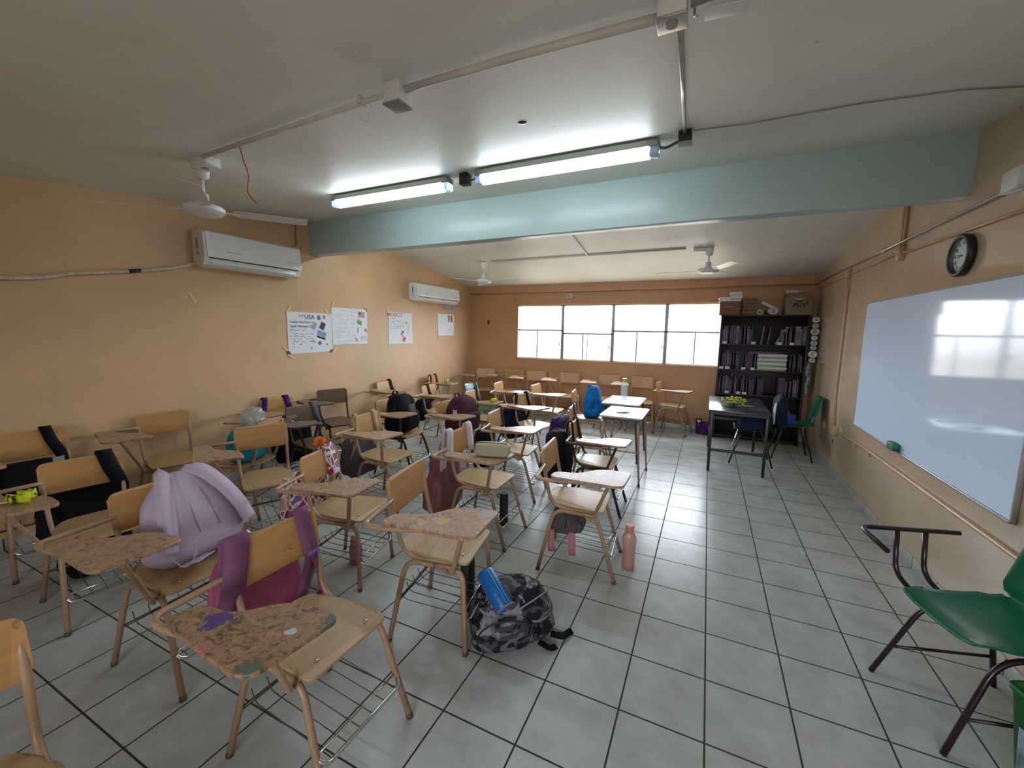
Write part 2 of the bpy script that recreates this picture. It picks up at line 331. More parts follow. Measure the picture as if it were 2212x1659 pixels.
# ------------------------------------------------------------------ the setting
T = .15
MB().box(((XL+XR)/2, (YF+YN)/2, -.06), (XR-XL+.6, YF-YN+.6, .12)).obj('floor', M_FLOOR, kind='structure')
def side_wall(name, x0, x1, mt):
    m = MB()
    prof = [(YN-T, -.1), (YF+T, -.1), (YF+T, zf(YF)+.2), (B2, zf(B2)+.2), (B1, zn(B1)+.25), (YN-T, zn(YN)+.2)]
    m.prism(prof, x0, x1, M=Matrix(((0, 0, 1, 0), (1, 0, 0, 0), (0, 1, 0, 0), (0, 0, 0, 1)))); return m.obj(name, mt, kind='structure')
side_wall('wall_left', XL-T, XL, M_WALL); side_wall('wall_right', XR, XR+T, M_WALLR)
WX = [-3.436, -2.528, -1.609, -.736, .16]; WZ0, WZ1 = 1.044, 2.085
def holed(name, y0, x0, x1, z0, z1, ztop):
    m = MB(); yc = y0+T/2
    m.box(((XL+x0)/2, yc, ztop/2), (x0-XL, T, ztop)); m.box(((XR+x1)/2, yc, ztop/2), (XR-x1, T, ztop))
    if z0 > 0: m.box(((x0+x1)/2, yc, z0/2), (x1-x0, T, z0))
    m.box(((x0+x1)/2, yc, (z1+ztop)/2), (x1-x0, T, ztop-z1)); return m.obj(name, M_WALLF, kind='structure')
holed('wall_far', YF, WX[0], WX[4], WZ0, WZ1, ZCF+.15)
holed('wall_near', YN-T, -.9, 1.1, 1.05, 2.1, zn(YN)+.15)  # rear wall out of view; its opening is added to light the foreground
XM = Matrix(((0, 0, 1, 0), (1, 0, 0, 0), (0, 1, 0, 0), (0, 0, 0, 1)))
m = MB()
m.prism([(YN-T, zn(YN-T)), (B1+.02, zn(B1+.02)), (B1+.02, zn(B1)+.3), (YN-T, zn(YN)+.3)], XL-.1, XR+.1, M=XM)
m.prism([(B2-.02, zf(B2-.02)), (YF+T, zf(YF+T)), (YF+T, zf(YF)+.3), (B2-.02, zf(B2)+.3)], XL-.1, XR+.1, M=XM)
m.obj('ceiling', M_CEIL, kind='structure')
MB().box(((XL+XR)/2, (B1+B2)/2, (BZB+2.98)/2), (XR-XL+.02, B2-B1, 2.98-BZB), bev=.006).obj('trim_1', M_BEAM, kind='structure', label='pale green concrete beam crossing the ceiling')
MB().box(((XL+XR)/2, YF-.02, 2.37), (XR-XL, .05, .13)).obj('trim_2', M_WALLF, kind='structure', label='painted ledge along the top of the window wall')
m = MB(); m.box(((XL+XR)/2, YF-.005, WZ1+.012), (0, 0, 0)) if 0 else None
for nm, c, s in (('baseboard_right', (XR-.006, (YF+YN)/2, .04), (.012, YF-YN, .08)), ('baseboard_left', (XL+.006, (YF+YN)/2, .04), (.012, YF-YN, .08)), ('baseboard_far', ((XL+XR)/2, YF-.006, .04), (XR-XL-.03, .012, .08))):
    MB().box(c, s, bev=.003).obj(nm, M_FLOOR, kind='structure')
mf = MB()
for x in (WX[0]+.012, WX[4]-.012): mf.box((x, YF+.03, (WZ0+WZ1)/2), (.024, .08, WZ1-WZ0))
mf.box(((WX[0]+WX[4])/2, YF+.03, WZ0+.012), (WX[4]-WX[0], .08, .024)); mf.box(((WX[0]+WX[4])/2, YF+.03, WZ1-.012), (WX[4]-WX[0], .08, .024))
mf.obj('trim_3', M_WPIPE, kind='structure')
def window_bay(i, x0, x1, y, zm, slide=.5, gap=0):
    root = thing('window_%d' % i, None, None, ((x0+x1)/2, y, WZ0)); root['kind'] = 'structure'
    W = (x1-x0)/2; H = WZ1-WZ0; zm -= WZ0; f = .028
    m = MB()
    for sx in (-1, 1): m.box((sx*(W-f/2), 0, H/2), (f, .05, H), bev=.003)
    for z in (f/2+.012, H-f/2-.012, zm): m.box((0, 0, z), (2*W, .05, f))
    xm = -W+2*W*slide; m.box((xm, .0, zm/2), (.022, .04, zm))
    if gap: m.box((xm+gap, .01, zm/2), (.014, .03, zm))
    m.box((W-.05, -.03, zm*.55), (.02, .03, .05), bev=.004)
    m.obj('window_frame', M_ALU, root)
    g = MB(); n = 7; z0, z1 = zm+f/2, H-f-.012; h = (z1-z0)/n
    for k in range(n):
        R = Matrix.Rotation(.28, 4, 'X'); g.box((0, .0, z0+h*(k+.5)), (2*W-2*f-.02, .005, h*1.06), M=R)
    g.obj('louvre_pane', M_GLASS, root)
    b = MB()
    for k in range(n+1):
        for sx in (-1, 1): b.box((sx*(W-f-.018), -.01, z0+h*k), (.035, .02, .006))
        b.box((0, -.012, z0+h*k), (2*W-2*f, .003, .003))
    b.obj('louvre_clip', M_ALU, root)
    for a, c, dy in ((-W+f, xm-.011, .008), (xm+.011, W-f, -.008)):
        MB().box(((a+c)/2, dy, zm/2), (c-a, .004, zm-2*f)).obj('pane', M_GLASS, root)
for i in range(4): window_bay(i+1, WX[i], WX[i+1], YF+.05, 1.60 if i != 1 else 1.545, (.45, .42, .47, .5)[i], .08 if i == 1 else 0)

for i, (a, b) in enumerate(((-.9, .1), (.1, 1.1))): window_bay(5+i, a, b, YN-.05, 1.6)  # unseen rear windows, added to brighten the near floor and ceiling

# ------------------------------------------------------------------ paddle chairs with writing tablets
TAN = (.50, .265, .095); TAN2 = (.44, .29, .145); BEIGE = (.40, .255, .15)
M_BACK = wood('plywood_back', TAN); M_SEAT = wood('plywood_seat', TAN2)
M_TUBE = mat('beige_painted_tube', BEIGE, .35, var=.14, scale=14, rand=True)
M_DTUBE = mat('dark_brown_tube', (.03, .016, .012), .35)
M_DWOOD = wood('dark_stained_plywood', (.13, .075, .042), .4)
M_ROD = mat('dull_wire', (.10, .09, .08), .45, .6)
M_SOOT = mat('scuffed_foot', (.09, .065, .04), .6)
M_TAB = tablet_mat('worn_tablet', (.38, .235, .14), (.15, .09, .055), .75)
M_TABD = tablet_mat('dark_worn_tablet', (.10, .07, .05), (.04, .03, .025), .4)
M_TABA = tablet_mat('scribbled_tablet', (.33, .19, .10), (.10, .065, .04), 1.0, [(.02, -.345, .05, (.07, .035, .22)), (.10, -.44, .035, (.45, .16, .13)), (.25, -.28, .02, (.55, .58, .6)), (.32, -.2, .04, (.08, .11, .08)), (.27, -.42, .03, (.10, .12, .10))])
M_TABB = tablet_mat('yellow_stained_tablet', (.42, .24, .135), (.22, .12, .07), .9, [(.12, -.33, .035, (.55, .40, .06)), (.28, -.22, .05, (.42, .30, .30))])
M_TABC = tablet_mat('pink_stained_tablet', (.42, .29, .19), (.22, .14, .10), .5, [(.20, -.32, .07, (.42, .28, .36)), (.29, -.25, .04, (.5, .4, .5))])
def arc_outline(pts, rads, n=5):
    out = []; N_ = len(pts)
    for i in range(N_):
        a, b, c = Vector(pts[i-1]), Vector(pts[i]), Vector(pts[(i+1) % N_]); d1 = a-b; d2 = c-b; r = min(rads[i], d1.length*.49, d2.length*.49)
        if r < 1e-4: out.append((b.x, b.y)); continue
        p0 = b+d1.normalized()*r; p2 = b+d2.normalized()*r
        for k in range(n+1):
            t = k/n; q = (1-t)**2*p0+2*t*(1-t)*b+t*t*p2; out.append((q.x, q.y))
    return out
TAB = arc_outline([(-.125, -.425), (-.105, -.325), (.03, -.315), (.10, -.225), (.16, -.185), (.325, -.172), (.30, -.425), (.26, -.447)], [.05, .04, .08, .06, .06, .045, .05, .05])
SEATO = arc_outline([(-.215, -.135), (-.215, .135), (.0, .178), (.17, .178), (.17, -.178), (.0, -.178)], [.08, .08, .1, .04, .04, .1])
def make_chair(label, loc, rz, scale, back=M_BACK, seat=M_SEAT, tube=M_TUBE, tab=M_TAB, fx=.255, bx=-.235, group=None, square=False):
    t = thing('tablet_arm_chair', label, 'chair', loc, rz, group, scale); R = .0125
    m = MB(); m.prism(SEATO, .433, .445, bev=.003)
    for v in m.bm.verts:   # waterfall front, dished middle
        x, y = v.co.x, v.co.y; v.co.z += -.010*max(0, (x-.08)/.09)**2 + .012*max(0, -(x+.12)/.1)**2
    for x, y in ((.12, -.11), (.12, .11), (-.1, -.1), (-.1, .1)): m.lathe([(.007, .444), (.006, .447), (.001, .448)], (x, y, 0), 8, 1)
    m.obj('seat', [seat, M_CHROME], t)
    m = MB(); nn = 12; ro_ = .035 if not square else .012
    O = arc_outline([(-.182, .622), (.182, .622), (.178, .8), (-.178, .8)], [ro_*1.3, ro_*1.3, ro_, ro_], 4)
    m.prism(O, 0, .011, bev=.002)
    for v in m.bm.verts:
        yy, zz, th = v.co.x, v.co.y, v.co.z; v.co = Vector((-.205-.022*(zz-.62)/.18-.018*(1-(yy/.18)**2)-th, yy, zz))
    m.obj('backrest', back, t)
    for sy in (-1, 1):
        fw_, bw_ = .2, .22
        mid = (.0, sy*.172, .405)
        p1 = fillet([(fx, sy*fw_, 0), (.125+(.02 if fx < .2 else 0), sy*.172, .408), mid], .07); p2 = fillet([(bx, sy*bw_, 0), (-.145, sy*.172, .408), mid], .07)
        for pts in (p1, p2):
            l = MB().tube(pts, R, 10).obj('leg', tube, t); d = (pts[1]-pts[0]).normalized()
            MB().tube([pts[0], pts[0]+d*.02], R+.001, 10).obj('foot_cap', M_SOOT, l)
        bp = fillet([(.12, sy*.158, .421), (-.165, sy*.158, .421), (-.205, sy*.165, .60), (-.242, sy*.168, .775)], .09)
        MB().tube(bp, R-.001, 10).obj('back_post', tube, t)
    for xc in (.1, -.11): MB().tube([(xc, -.172, .408), (xc, .172, .408)], .009, 8).obj('cross_bar', tube, t)
    lx = lambda z: fx+(.125-fx)*z/.408
    k = MB(); k2 = MB(); zf_ = .185; xb = -.235+.09*.185/.408
    k.tube(fillet([(lx(zf_), -.19, zf_), (lx(zf_)+.03, -.17, zf_-.03), (lx(zf_)+.03, .17, zf_-.03), (lx(zf_), .19, zf_)],   .03), .0075, 8)
    k.tube([(lx(zf_), -.19, zf_+.005), (lx(zf_), .19, zf_+.005)], .004, 6); k2.tube([(xb, -.2, zf_), (xb, .2, zf_)], .007, 8)
    for j in range(6):
        y = -.15+.06*j; k2.tube(fillet([(xb, y, zf_+.05), (xb+.02, y, zf_), (lx(zf_)+.028, y, zf_-.025)], .03), .0022, 5)
    rk = k2.obj('book_rack', M_ROD, t); k.obj('front_bar', M_CHROME, rk)
    if tab:
        m = MB(); m.prism(TAB, .704, .72, bev=.003); m.obj('writing_tablet', tab, t)
        a = MB(); a.tube(fillet([(-.222, -.165, .695), (-.215, -.24, .694), (-.205, -.415, .692), (-.13, -.425, .692), (.0, -.40, .692), (.24, -.35, .693)], .06), R-.001, 10); a.obj('tablet_arm', tube, t)
        a = MB(); a.tube(fillet([(.235, -.36, .695), (.215, -.335, .685), (.105, -.20, .395), (.075, -.192, .385), (.06, -.18, .405)], .03), .012, 10, flat=.75); a.obj('tablet_strut', tube, t)
    return t
P = {'C': (-0.805, 0.395, 0.089, 1.021), 'B': (-1.277, -0.520, 0.176, 1.048), 'A': (-1.355, -1.274, -0.013, 1.010), 'E': (-3.020, -0.332, -0.443, 1.019), 'F': (-3.640, -0.120, 3.560, 1.000), 'G0': (-1.500, -2.090, -0.050, 1.000),
 'G1': (-4.060, -1.200, -0.100, 1.050), 'G2': (-3.170, -1.250, -0.150, 1.000), 'G3': (-2.275, -1.243, 0.033, 1.018), 'G4': (-4.130, -0.413, -0.229, 1.039), 'G6': (-4.160, 0.690, -0.117, 1.000), 'G7': (-4.085, 1.314, -0.359, 1.032),
 'G8': (-3.561, 0.552, -0.071, 0.996), 'G9': (-4.165, 2.443, -0.054, 1.016), 'G10': (-2.670, 0.561, 0.053, 1.006), 'G12': (-3.410, 2.504, 0.069, 1.001), 'G13': (-4.125, 3.611, 0.189, 0.997), 'G14': (-2.529, 1.600, -0.051, 0.972),
 'G15': (-1.582, 0.449, 0.016, 1.014), 'G16': (-1.720, 1.317, 0.089, 1.001), 'G17': (-1.944, 2.393, -0.240, 0.996), 'G18': (-2.721, 3.337, 0.095, 1.000), 'G19': (-2.136, 3.394, -0.011, 0.998), 'G20': (-2.647, 2.411, 0.037, 0.994),
 'H': (-2.107, -0.396, 0.222, 0.988), 'C2': (-0.928, 1.358, 0.049, 0.966), 'C3': (-1.126, 1.968, 0.121, 0.998), 'C4': (-1.460, 3.137, 0.142, 0.992), 'W1': (-3.924, 4.665, -1.123, 1.047), 'W2': (-3.404, 4.705, -1.450, 1.060),
 'W3': (-2.903, 4.705, -1.274, 1.047), 'W4': (-2.269, 4.705, -1.340, 1.047), 'W5': (-1.562, 4.705, -1.386, 1.052), 'W6': (-1.028, 4.705, -1.482, 1.052), 'W7': (-0.521, 4.720, -0.184, 1.003), 'G11': (-3.100, 1.300, 0.050, 1.000)}
L = {
 'A': 'nearest tablet-arm chair with purple-painted, scribble-covered tablet and pink bag behind',
 'B': 'tan tablet-arm chair beside the camouflage backpack, yellow stain on its tablet',
 'C': 'tan tablet-arm chair with pink-stained tablet beside the pink water bottle',
 'C2': 'tablet-arm chair with dark brown frame standing behind the pink-stained chair',
 'C3': 'tan chair tucked beside the near white-topped desk, purple bag behind it',
 'C4': 'tan chair beside the far white-topped desk carrying the bright blue backpack',
 'E': 'tan tablet-arm chair turned toward the camera in front of the turquoise bag',
 'F': 'tablet-arm chair facing the left wall with a turquoise bag on its seat',
 'G0': 'tan tablet-arm chair cut off by the bottom left corner of the photo',
 'G1': 'tan tablet-arm chair against the left wall at the left edge, black strap on back',
 'G2': 'tablet-arm chair with the crumpled yellow paper flower on its tablet',
 'G3': 'tan tablet-arm chair with the lilac backpack on its seat',
 'G4': 'empty tan tablet-arm chair against the left wall, next to the black-strapped chairs',
 'G6': 'tan tablet-arm chair against the left wall with purple printed straps over its back',
 'G7': 'dark brown tablet-arm chair against the left wall under the posters',
 'G8': 'dark-framed tablet-arm chair with black tablet and black bag behind the heart-print tote',
 'G9': 'pale tablet-arm chair against left wall below second poster, dark strap on back',
 'G10': 'tan tablet-arm chair with beige straps over its back and a grey bag below',
 'G11': 'dark-framed chair carrying the large black backpack',
 'G12': 'tan tablet-arm chair with dark straps behind the large black backpack',
 'G13': 'tablet-arm chair near the left far corner with a yellow cup on its tablet',
 'G14': 'tan tablet-arm chair with the maroon backpack',
 'G15': 'tan tablet-arm chair with the beige pencil case on its tablet',
 'G16': 'tan tablet-arm chair with shiny tablet directly behind the beige pencil case',
 'G17': 'tan tablet-arm chair with black backpack straps, third in the middle column',
 'G18': 'tan tablet-arm chair in the middle with a thin long tablet, no bag',
 'G19': 'empty tan tablet-arm chair left of the blue backpack, near the far wall',
 'G20': 'tan tablet-arm chair with a small yellow paper flower on its tablet',
 'H': 'tan tablet-arm chair with the heart-print tote hanging on its back',
 'W1': 'tan tablet-arm chair at the left end of the row along the window wall',
 'W2': 'second tablet-arm chair from the left in the row along the window wall',
 'W3': 'third tablet-arm chair from the left in the row along the window wall',
 'W4': 'fourth tablet-arm chair from the left in the row along the window wall',
 'W5': 'tablet-arm chair along the window wall seen behind the clear water bottle',
 'W6': 'last tablet-arm chair facing the camera along the window wall, right of the bottle',
 'W7': 'tablet-arm chair seen from the side by the window wall, left of the bookcase'}
CH = {}
g_in = 'classroom tablet-arm chairs'
def ch(k): x, y, a, s = P[k]; return (x, y, 0), a, s
CH['A'] = make_chair(L['A'], *ch('A'), tab=M_TABA, group=g_in)
CH['B'] = make_chair(L['B'], *ch('B'), tab=M_TABB, fx=.17, bx=-.22, group=g_in)
CH['C'] = make_chair(L['C'], *ch('C'), tab=M_TABC, group=g_in)
CH['C2'] = make_chair(L['C2'], *ch('C2'), tube=M_DTUBE, group=g_in)
CH['G7'] = make_chair(L['G7'], *ch('G7'), M_DWOOD, M_DWOOD, M_DTUBE, M_TABD, group=g_in)
CH['G15'] = make_chair(L['G15'], *ch('G15'), group=g_in)
for k in P:
    if k in CH: continue
    src = 'G7' if k in ('G8',) else 'C2' if k == 'G11' else 'B' if k == 'H' else 'G15'
    CH[k] = dup(CH[src], ch(k)[0], P[k][2], P[k][3], L[k])
for k in ('C3', 'C4'):  # these two have their tablets hidden by the desks
    for o in list(CH[k].children):
        if o.name.startswith(('writing_tablet', 'tablet_')): bpy.data.objects.remove(o)
for k in ('H',):
    for o in CH[k].children:
        if o.name.startswith('writing_tablet'): o.data = o.data.copy(); o.data.materials[0] = M_TAB
def CW(k, p):
    x, y, a, s = P[k]; c, n = math.cos(a), math.sin(a); return Vector((x+s*(c*p[0]-n*p[1]), y+s*(n*p[0]+c*p[1]), s*p[2]))
# ------------------------------------------------------------------ ceiling and wall services
def on_ceiling(x, y, off=0): return Vector((x, y, (zn(y) if y < B1 else zf(y))-off))
def conduit(name, pts, r, label, m=M_PVC, clips=(), cat='pipe', rad=.05):
    o = MB().tube(fillet(pts, rad), r, 10).obj(name, m, label=label, cat=cat)
    for c, s in clips: MB().box(c, s, bev=.002).obj('clamp', m, o)
    return o
def jbox(label, c, s, m=M_WHITE, cat='junction box', M=None, knob=True, lid=None):
    t = thing('junction_box', label, cat, c)
    MB().box((0, 0, 0), s, bev=.006, M=M).obj('box', m, t)
    MB().box((0, 0, -s[2]/2-.004), (s[0]*1.06, s[1]*1.06, .006), bev=.002, M=M).obj('lid', lid or m, t)
    if knob: MB().lathe([(.018, -s[2]/2-.012), (.018, -s[2]/2-.006)], (0, 0, 0), 12).obj('knockout', M_GREY, t)
    return t
conduit('ceiling_conduit', [on_ceiling(-2.89, -.70, .022), on_ceiling(-1.40, -.78, .022)], .013, 'thin white pipe on the ceiling between the near fan and the grey-lidded box', clips=[(on_ceiling(-1.55, -.775, .02), (.02, .05, .03))])
conduit('ceiling_conduit', [on_ceiling(-1.30, -.78, .025), on_ceiling(-.85, -.785, .025), on_ceiling(-.30, -.765, .025)], .016, 'thick white pipe on the ceiling running right to the metal junction box')
conduit('ceiling_conduit', [on_ceiling(-.245, -.73, .02), on_ceiling(-.29, .36, .02)], .010, 'metal pipe on the ceiling leading from junction box to the long lamp', M_STEEL)
conduit('ceiling_cable', [on_ceiling(-.25, .40, .008), on_ceiling(.01, .456, .006), on_ceiling(.508, .445, .006), on_ceiling(.9, .50, .006), on_ceiling(XR-.01, .66, .006)], .0035, 'thin dark cable along the ceiling toward the right wall', M_GREY, cat='cable')
jbox('white cube junction box with grey lid in the middle of the ceiling pipe', on_ceiling(-1.347, -.782, .04), (.085, .085, .08), lid=M_GREY, knob=False)
jbox('white and metal junction box at the top of the photo', on_ceiling(-.262, -.785, .03), (.085, .075, .055), lid=M_STEEL)
jbox('small black round-lidded box at the right end of the long lamp', on_ceiling(-.29, .41, .035), (.07, .07, .06), M_BLACK, lid=M_GREY, knob=False)
jbox('small black box between the two lamps', on_ceiling(-1.80, .49, .04), (.07, .07, .07), M_BLACK, knob=False)
t = thing('fan_bracket', 'loose white plate and grey tube screwed to the ceiling at the top of the photo', 'bracket', on_ceiling(-.11, -.765, .012))
MB().tube([(-.10, -.02, -.01), (.05, -.03, -.01)], .014, 10).obj('tube', M_GREY, t)
MB().box((.0, .035, -.022), (.12, .06, .004), rz=.12, bev=.002).obj('plate', M_WHITE, t)
MB().tube([(-.09, 0, -.01), (-.09, 0, -.035), (-.08, 0, -.04)], .004, 6).obj('screw_hook', M_STEEL, t)
MB().lathe([(.025, -.0), (.02, -.004), (.004, -.006)], on_ceiling(-1.05, -.16, 0), 12).obj('anchor_hole', M_BLACK, label='small dark anchor hole in the ceiling above the lamps', cat='hole')
m = MB()
for k in range(9): a = k*.9; m.tube([(0, 0, 0), (.03*math.cos(a), .03*math.sin(a), -.015-.006*(k % 3)), (.05*math.cos(a+.4), .05*math.sin(a+.4), -.03)], .0018, 4)
o = m.obj('wire_tuft', mat('rusty_wire', (.08, .045, .03), .7), label='small brown tuft of wire on the ceiling under right end of beam', cat='wire'); o.location = on_ceiling(.60, 1.9, .002)
conduit('red_wire', spline([(-2.52, -.72, 2.60), (-2.50, -.71, 2.50), (-2.48, -.70, 2.42), (-2.51, -.69, 2.34), (-2.47, -.67, 2.28)]), .003, 'red wire dangling from the ceiling beside the near fan', mat('red_wire_skin', (.35, .08, .05), .5), cat='wire')
conduit('cable_tie', spline([on_ceiling(-1.60, -.79, .0), on_ceiling(-1.62, -.74, .04), on_ceiling(-1.60, -.70, .07), on_ceiling(-1.54, -.73, .02)]), .003, 'white cable tie loop hanging at the ceiling pipe', M_WHITE, cat='cable tie')

def lamp(label, x0, x1, y, z):
    t = thing('fluorescent_light', label, 'ceiling light', ((x0+x1)/2, y, z)); W = (x1-x0)/2
    MB().box((0, 0, .03), (2*W, .095, .045), bev=.012).obj('housing', M_GREY, t)
    e = mat('lit_diffuser', (.84, .96, 1.04), .4, emit=TUBE_E)
    O = [(-.045, .012), (-.043, -.012), (-.03, -.033), (-.01, -.043), (.01, -.043), (.03, -.033), (.043, -.012), (.045, .012)]
    MB().prism(O, -W+.05, W-.06, M=Matrix(((0, 0, 1, 0), (1, 0, 0, 0), (0, 1, 0, 0), (0, 0, 0, 1)))).obj('diffuser', e, t)
    c = mat('clear_end', (.45, .55, .65), .15, trans=.5)
    for a, b in ((-W, -W+.05), (W-.06, W)): MB().box(((a+b)/2, 0, -.012), (b-a, .085, .055), bev=.012).obj('end_cap', c, t)
    for s in (-.7, .0, .7): MB().box((s*W, .048, .01), (.02, .006, .05), bev=.001).obj('clip', M_GREY, t)
lamp('shorter-looking lit tube lamp at the left above the beam', -3.135, -1.93, .49, 2.665)
lamp('longer-looking lit tube lamp at the right above the beam', -1.68, -.43, .46, 2.662)
lamp('lit tube lamp behind the beam near the left wall', -4.1, -2.9, 1.95, 2.67)
lamp('lit tube lamp behind the beam above the middle rows', -2.5, -1.3, 1.95, 2.67)
conduit('green_cable', spline([(-1.77, .48, 2.68), (-1.73, .475, 2.67), (-1.68, .47, 2.675)], 3), .006, 'short green cable joining the small black box and long lamp', mat('green_wire', (.02, .12, .09), .5), cat='cable')
conduit('green_cable', spline([(-.43, .45, 2.67), (-.39, .44, 2.66), (-.325, .42, 2.675)], 3), .008, 'short green cable at the right end of the long lamp', MC['green_wire'], cat='cable')

def fan(label, x, y, zh, R, angs, m=M_WHITE, box=True, tilt=None):
    zt = on_ceiling(x, y).z; t = thing('ceiling_fan', label, 'ceiling fan', (x, y, zh))
    MB().lathe([(.045, 0), (.05, -.01), (.04, -.09), (.02, -.10)], (0, 0, zt-zh), 18).obj('canopy', m, t)
    MB().tube([(0, 0, zt-zh-.08), (0, 0, .04)], .011, 10).obj('downrod', m, t)
    MB().lathe([(.012, .11), (.03, .105), (.034, .05), (.06, .04), (.10, .032), (.115, .02), (.117, .0), (.112, -.008), (.105, -.01), (.10, -.02), (.07, -.028), (.01, -.03)], (0, 0, 0), 28).obj('motor', m, t)
    for a in angs:
        Rm = Matrix.Rotation(math.radians(a), 4, 'Z')
        b = MB(); b.box((.155, 0, .004), (.12, .03, .004)); b.bm.transform(Rm); br = b
        O = [(.16, -.045), (.60*R/.6, -.062), (R, -.05), (R, .045), (.2, .055), (.15, .03)]
        b2 = MB(); b2.prism(O, .006, .009, bev=.001); b2.bm.transform(Rm @ Matrix.Rotation(-.17, 4, 'X'))
        bl = b2.obj('blade', m, t); br.obj('blade_iron', m, bl)
    return t
fan('white ceiling fan near the camera at the left', -3.10, -.60, 2.32, .60, (218, 326, 56))
fan('white ceiling fan in the far half, left, above the row of chairs', -3.31, 3.48, 2.33, .62, (5, 125, 245))
fan('white ceiling fan in the far half, right, above the bookcase side', -.154, 3.466, 2.345, .62, (173, 296, 56))
jbox('white switch box screwed to the ceiling above the near fan', on_ceiling(-2.98, -.64, .03), (.16, .09, .05))
conduit('ceiling_conduit', [on_ceiling(-3.15, 3.44, .012), on_ceiling(-.42, 3.40, .012)], .011, 'white pipe across the far ceiling between the two far fans')
conduit('ceiling_conduit', [on_ceiling(-1.62, 1.60, .012), on_ceiling(-1.66, 3.42, .012)], .010, 'white pipe on the far ceiling running from the beam to the fan pipe')
jbox('white box on the ceiling beside the right far fan', on_ceiling(-.27, 3.45, .02), (.13, .05, .035), knob=False)

def aircon(label, y0, y1, z0, z1, shiny, side):
    t = thing('air_conditioner', label, 'air conditioner', (XL, (y0+y1)/2, z0)); W = (y1-y0)/2; H = z1-z0
    body = [(0, H), (.13, H), (.17, H-.03), (.185, H*.30), (.15, .02), (.10, 0), (0, 0.03)]
    YM = Matrix(((1, 0, 0, 0), (0, 0, 1, 0), (0, 1, 0, 0), (0, 0, 0, 1)))
    MB().prism(body, -W, W, bev=.006, M=YM).obj('body', M_WHITE, t)
    fp = MB(); fp.prism([(.13, H+.004), (.175, H-.02), (.198, H*.36), (.193, H*.26), (.18, H*.26), (.16, H-.03)], -W+.02 if side else -W+.02, W+.003, bev=.004, M=YM); fp.obj('front_panel', M_WHITE, t)
    MB().box((.165, 0, H*.17), (.01, 2*W-.12, H*.16), M=Matrix.Rotation(-.35, 4, 'Y'), bev=.002).obj('air_flap', M_WHITE, t)
    MB().box((.181, 0, H*.245), (.012, 2*W-.08, .008)).obj('outlet_slot', M_BLACK, t)
    MB().box((.08, -W-.001, H*.62), (.03, .004, H*.32)).box((.08, -W-.001, H*.36), (.03, .004, H*.1)).obj('side_sticker', M_GREY, t)
    m_ = MB()
    for i in range(7): m_.box((.1925, -W+.20+i*.022, H*.46), (.004, .014, .010 if i < 3 else .005), M=Matrix.Rotation(.12, 4, 'Y'))
    for i in range(5): m_.box((.1925, W-.16+i*.02, H*.46), (.004, .013, .012), M=Matrix.Rotation(.12, 4, 'Y'))
    m_.obj('printed_marks', M_GREY, t)
    return t
aircon('white wall air conditioner on the left wall nearer the camera, beside the beam', .03, 1.02, 2.125, 2.46, False, True)
aircon('white wall air conditioner on the left wall, farther one near the corner', 3.10, 4.30, 2.03, 2.315, True, True)
o = conduit('drain_hose', spline([(XL+.025, -2.6, 1.78), (XL+.025, -1.163, 1.885), (XL+.025, -.817, 1.955), (XL+.025, -.389, 2.035), (XL+.025, -.15, 2.09), (XL+.03, .06, 2.165)]), .0135, 'wrapped white air conditioner hose sagging along the left wall', mat('wrapped_hose', (.62, .52, .36), .7, var=.25, scale=30, bump=.4), cat='hose', rad=.01)
MB().tube([(XL+.025, -.47, 2.02), (XL+.025, -.39, 2.036)], .0155, 10).obj('black_band', M_BLACK, o)
conduit('duct_pipe', [(XL+.03, 1.12, 2.79), (XL+.03, 1.12, 2.5), (XL+.05, 1.0, 2.44)], .02, 'wrapped pipe rising from the near air conditioner to the ceiling', M_WPIPE)
MB().box((XL+.002, 4.28, 1.99), (.003, .46, .10), bev=.001).obj('plaster_patch', mat('grey_plaster', (.42, .38, .34), .9, var=.25, scale=20), label='grey plaster patch under the far air conditioner', cat='plaster patch')

# right wall
cR = XR-.014
conduit('wall_conduit', [(cR, YF-.04, 2.335), (cR, .86, 2.35)], .011, 'upper metal-grey pipe along the right wall leading to the white box', M_STEEL, clips=[((cR+.004, 2.62, 2.345), (.03, .03, .035)), ((cR+.004, 3.8, 2.34), (.02, .02, .03))])
t = jbox('white cover box at the right edge of the photo on the right wall', (XR-.03, .80, 2.38), (.055, .14, .10), knob=False)
conduit('wall_conduit', [(cR, YF-.04, 2.24), (cR, 3.66, 2.262)], .009, 'wall-coloured pipe along the right wall between corner and first box', M_WPIPE)
conduit('wall_conduit', [(cR, 3.56, 2.262), (cR, 2.26, 2.262)], .009, 'wall-coloured pipe along the right wall between the two painted boxes', M_WPIPE, clips=[((cR+.004, 2.9, 2.262), (.02, .02, .025))])
conduit('wall_conduit', [(cR, 2.16, 2.25), (cR, .2, 2.20)], .009, 'wall-coloured pipe passing behind the wall clock', M_WPIPE)
conduit('wall_conduit', [(cR, 2.23, 2.30), (cR, 2.25, 2.76)], .012, 'left of two painted pipes rising from the right wall box to the ceiling', M_WPIPE)
conduit('wall_conduit', [(cR, 2.185, 2.30), (cR, 2.205, 2.75)], .010, 'right of two painted pipes rising from the right wall box to the ceiling', M_WPIPE)
conduit('wall_conduit', [(cR, 3.60, 2.22), (cR, 3.575, 1.9), (cR, 3.57, .9), (cR, 3.50, .56)], .010, 'painted pipe dropping down the right wall beside the whiteboard', M_WPIPE)
conduit('wall_conduit', [(cR, 3.56, 2.22), (cR, 3.55, 2.12), (cR, 3.572, 2.03)], .006, 'short thin painted pipe beside the top of the dropping wall pipe', M_WPIPE)
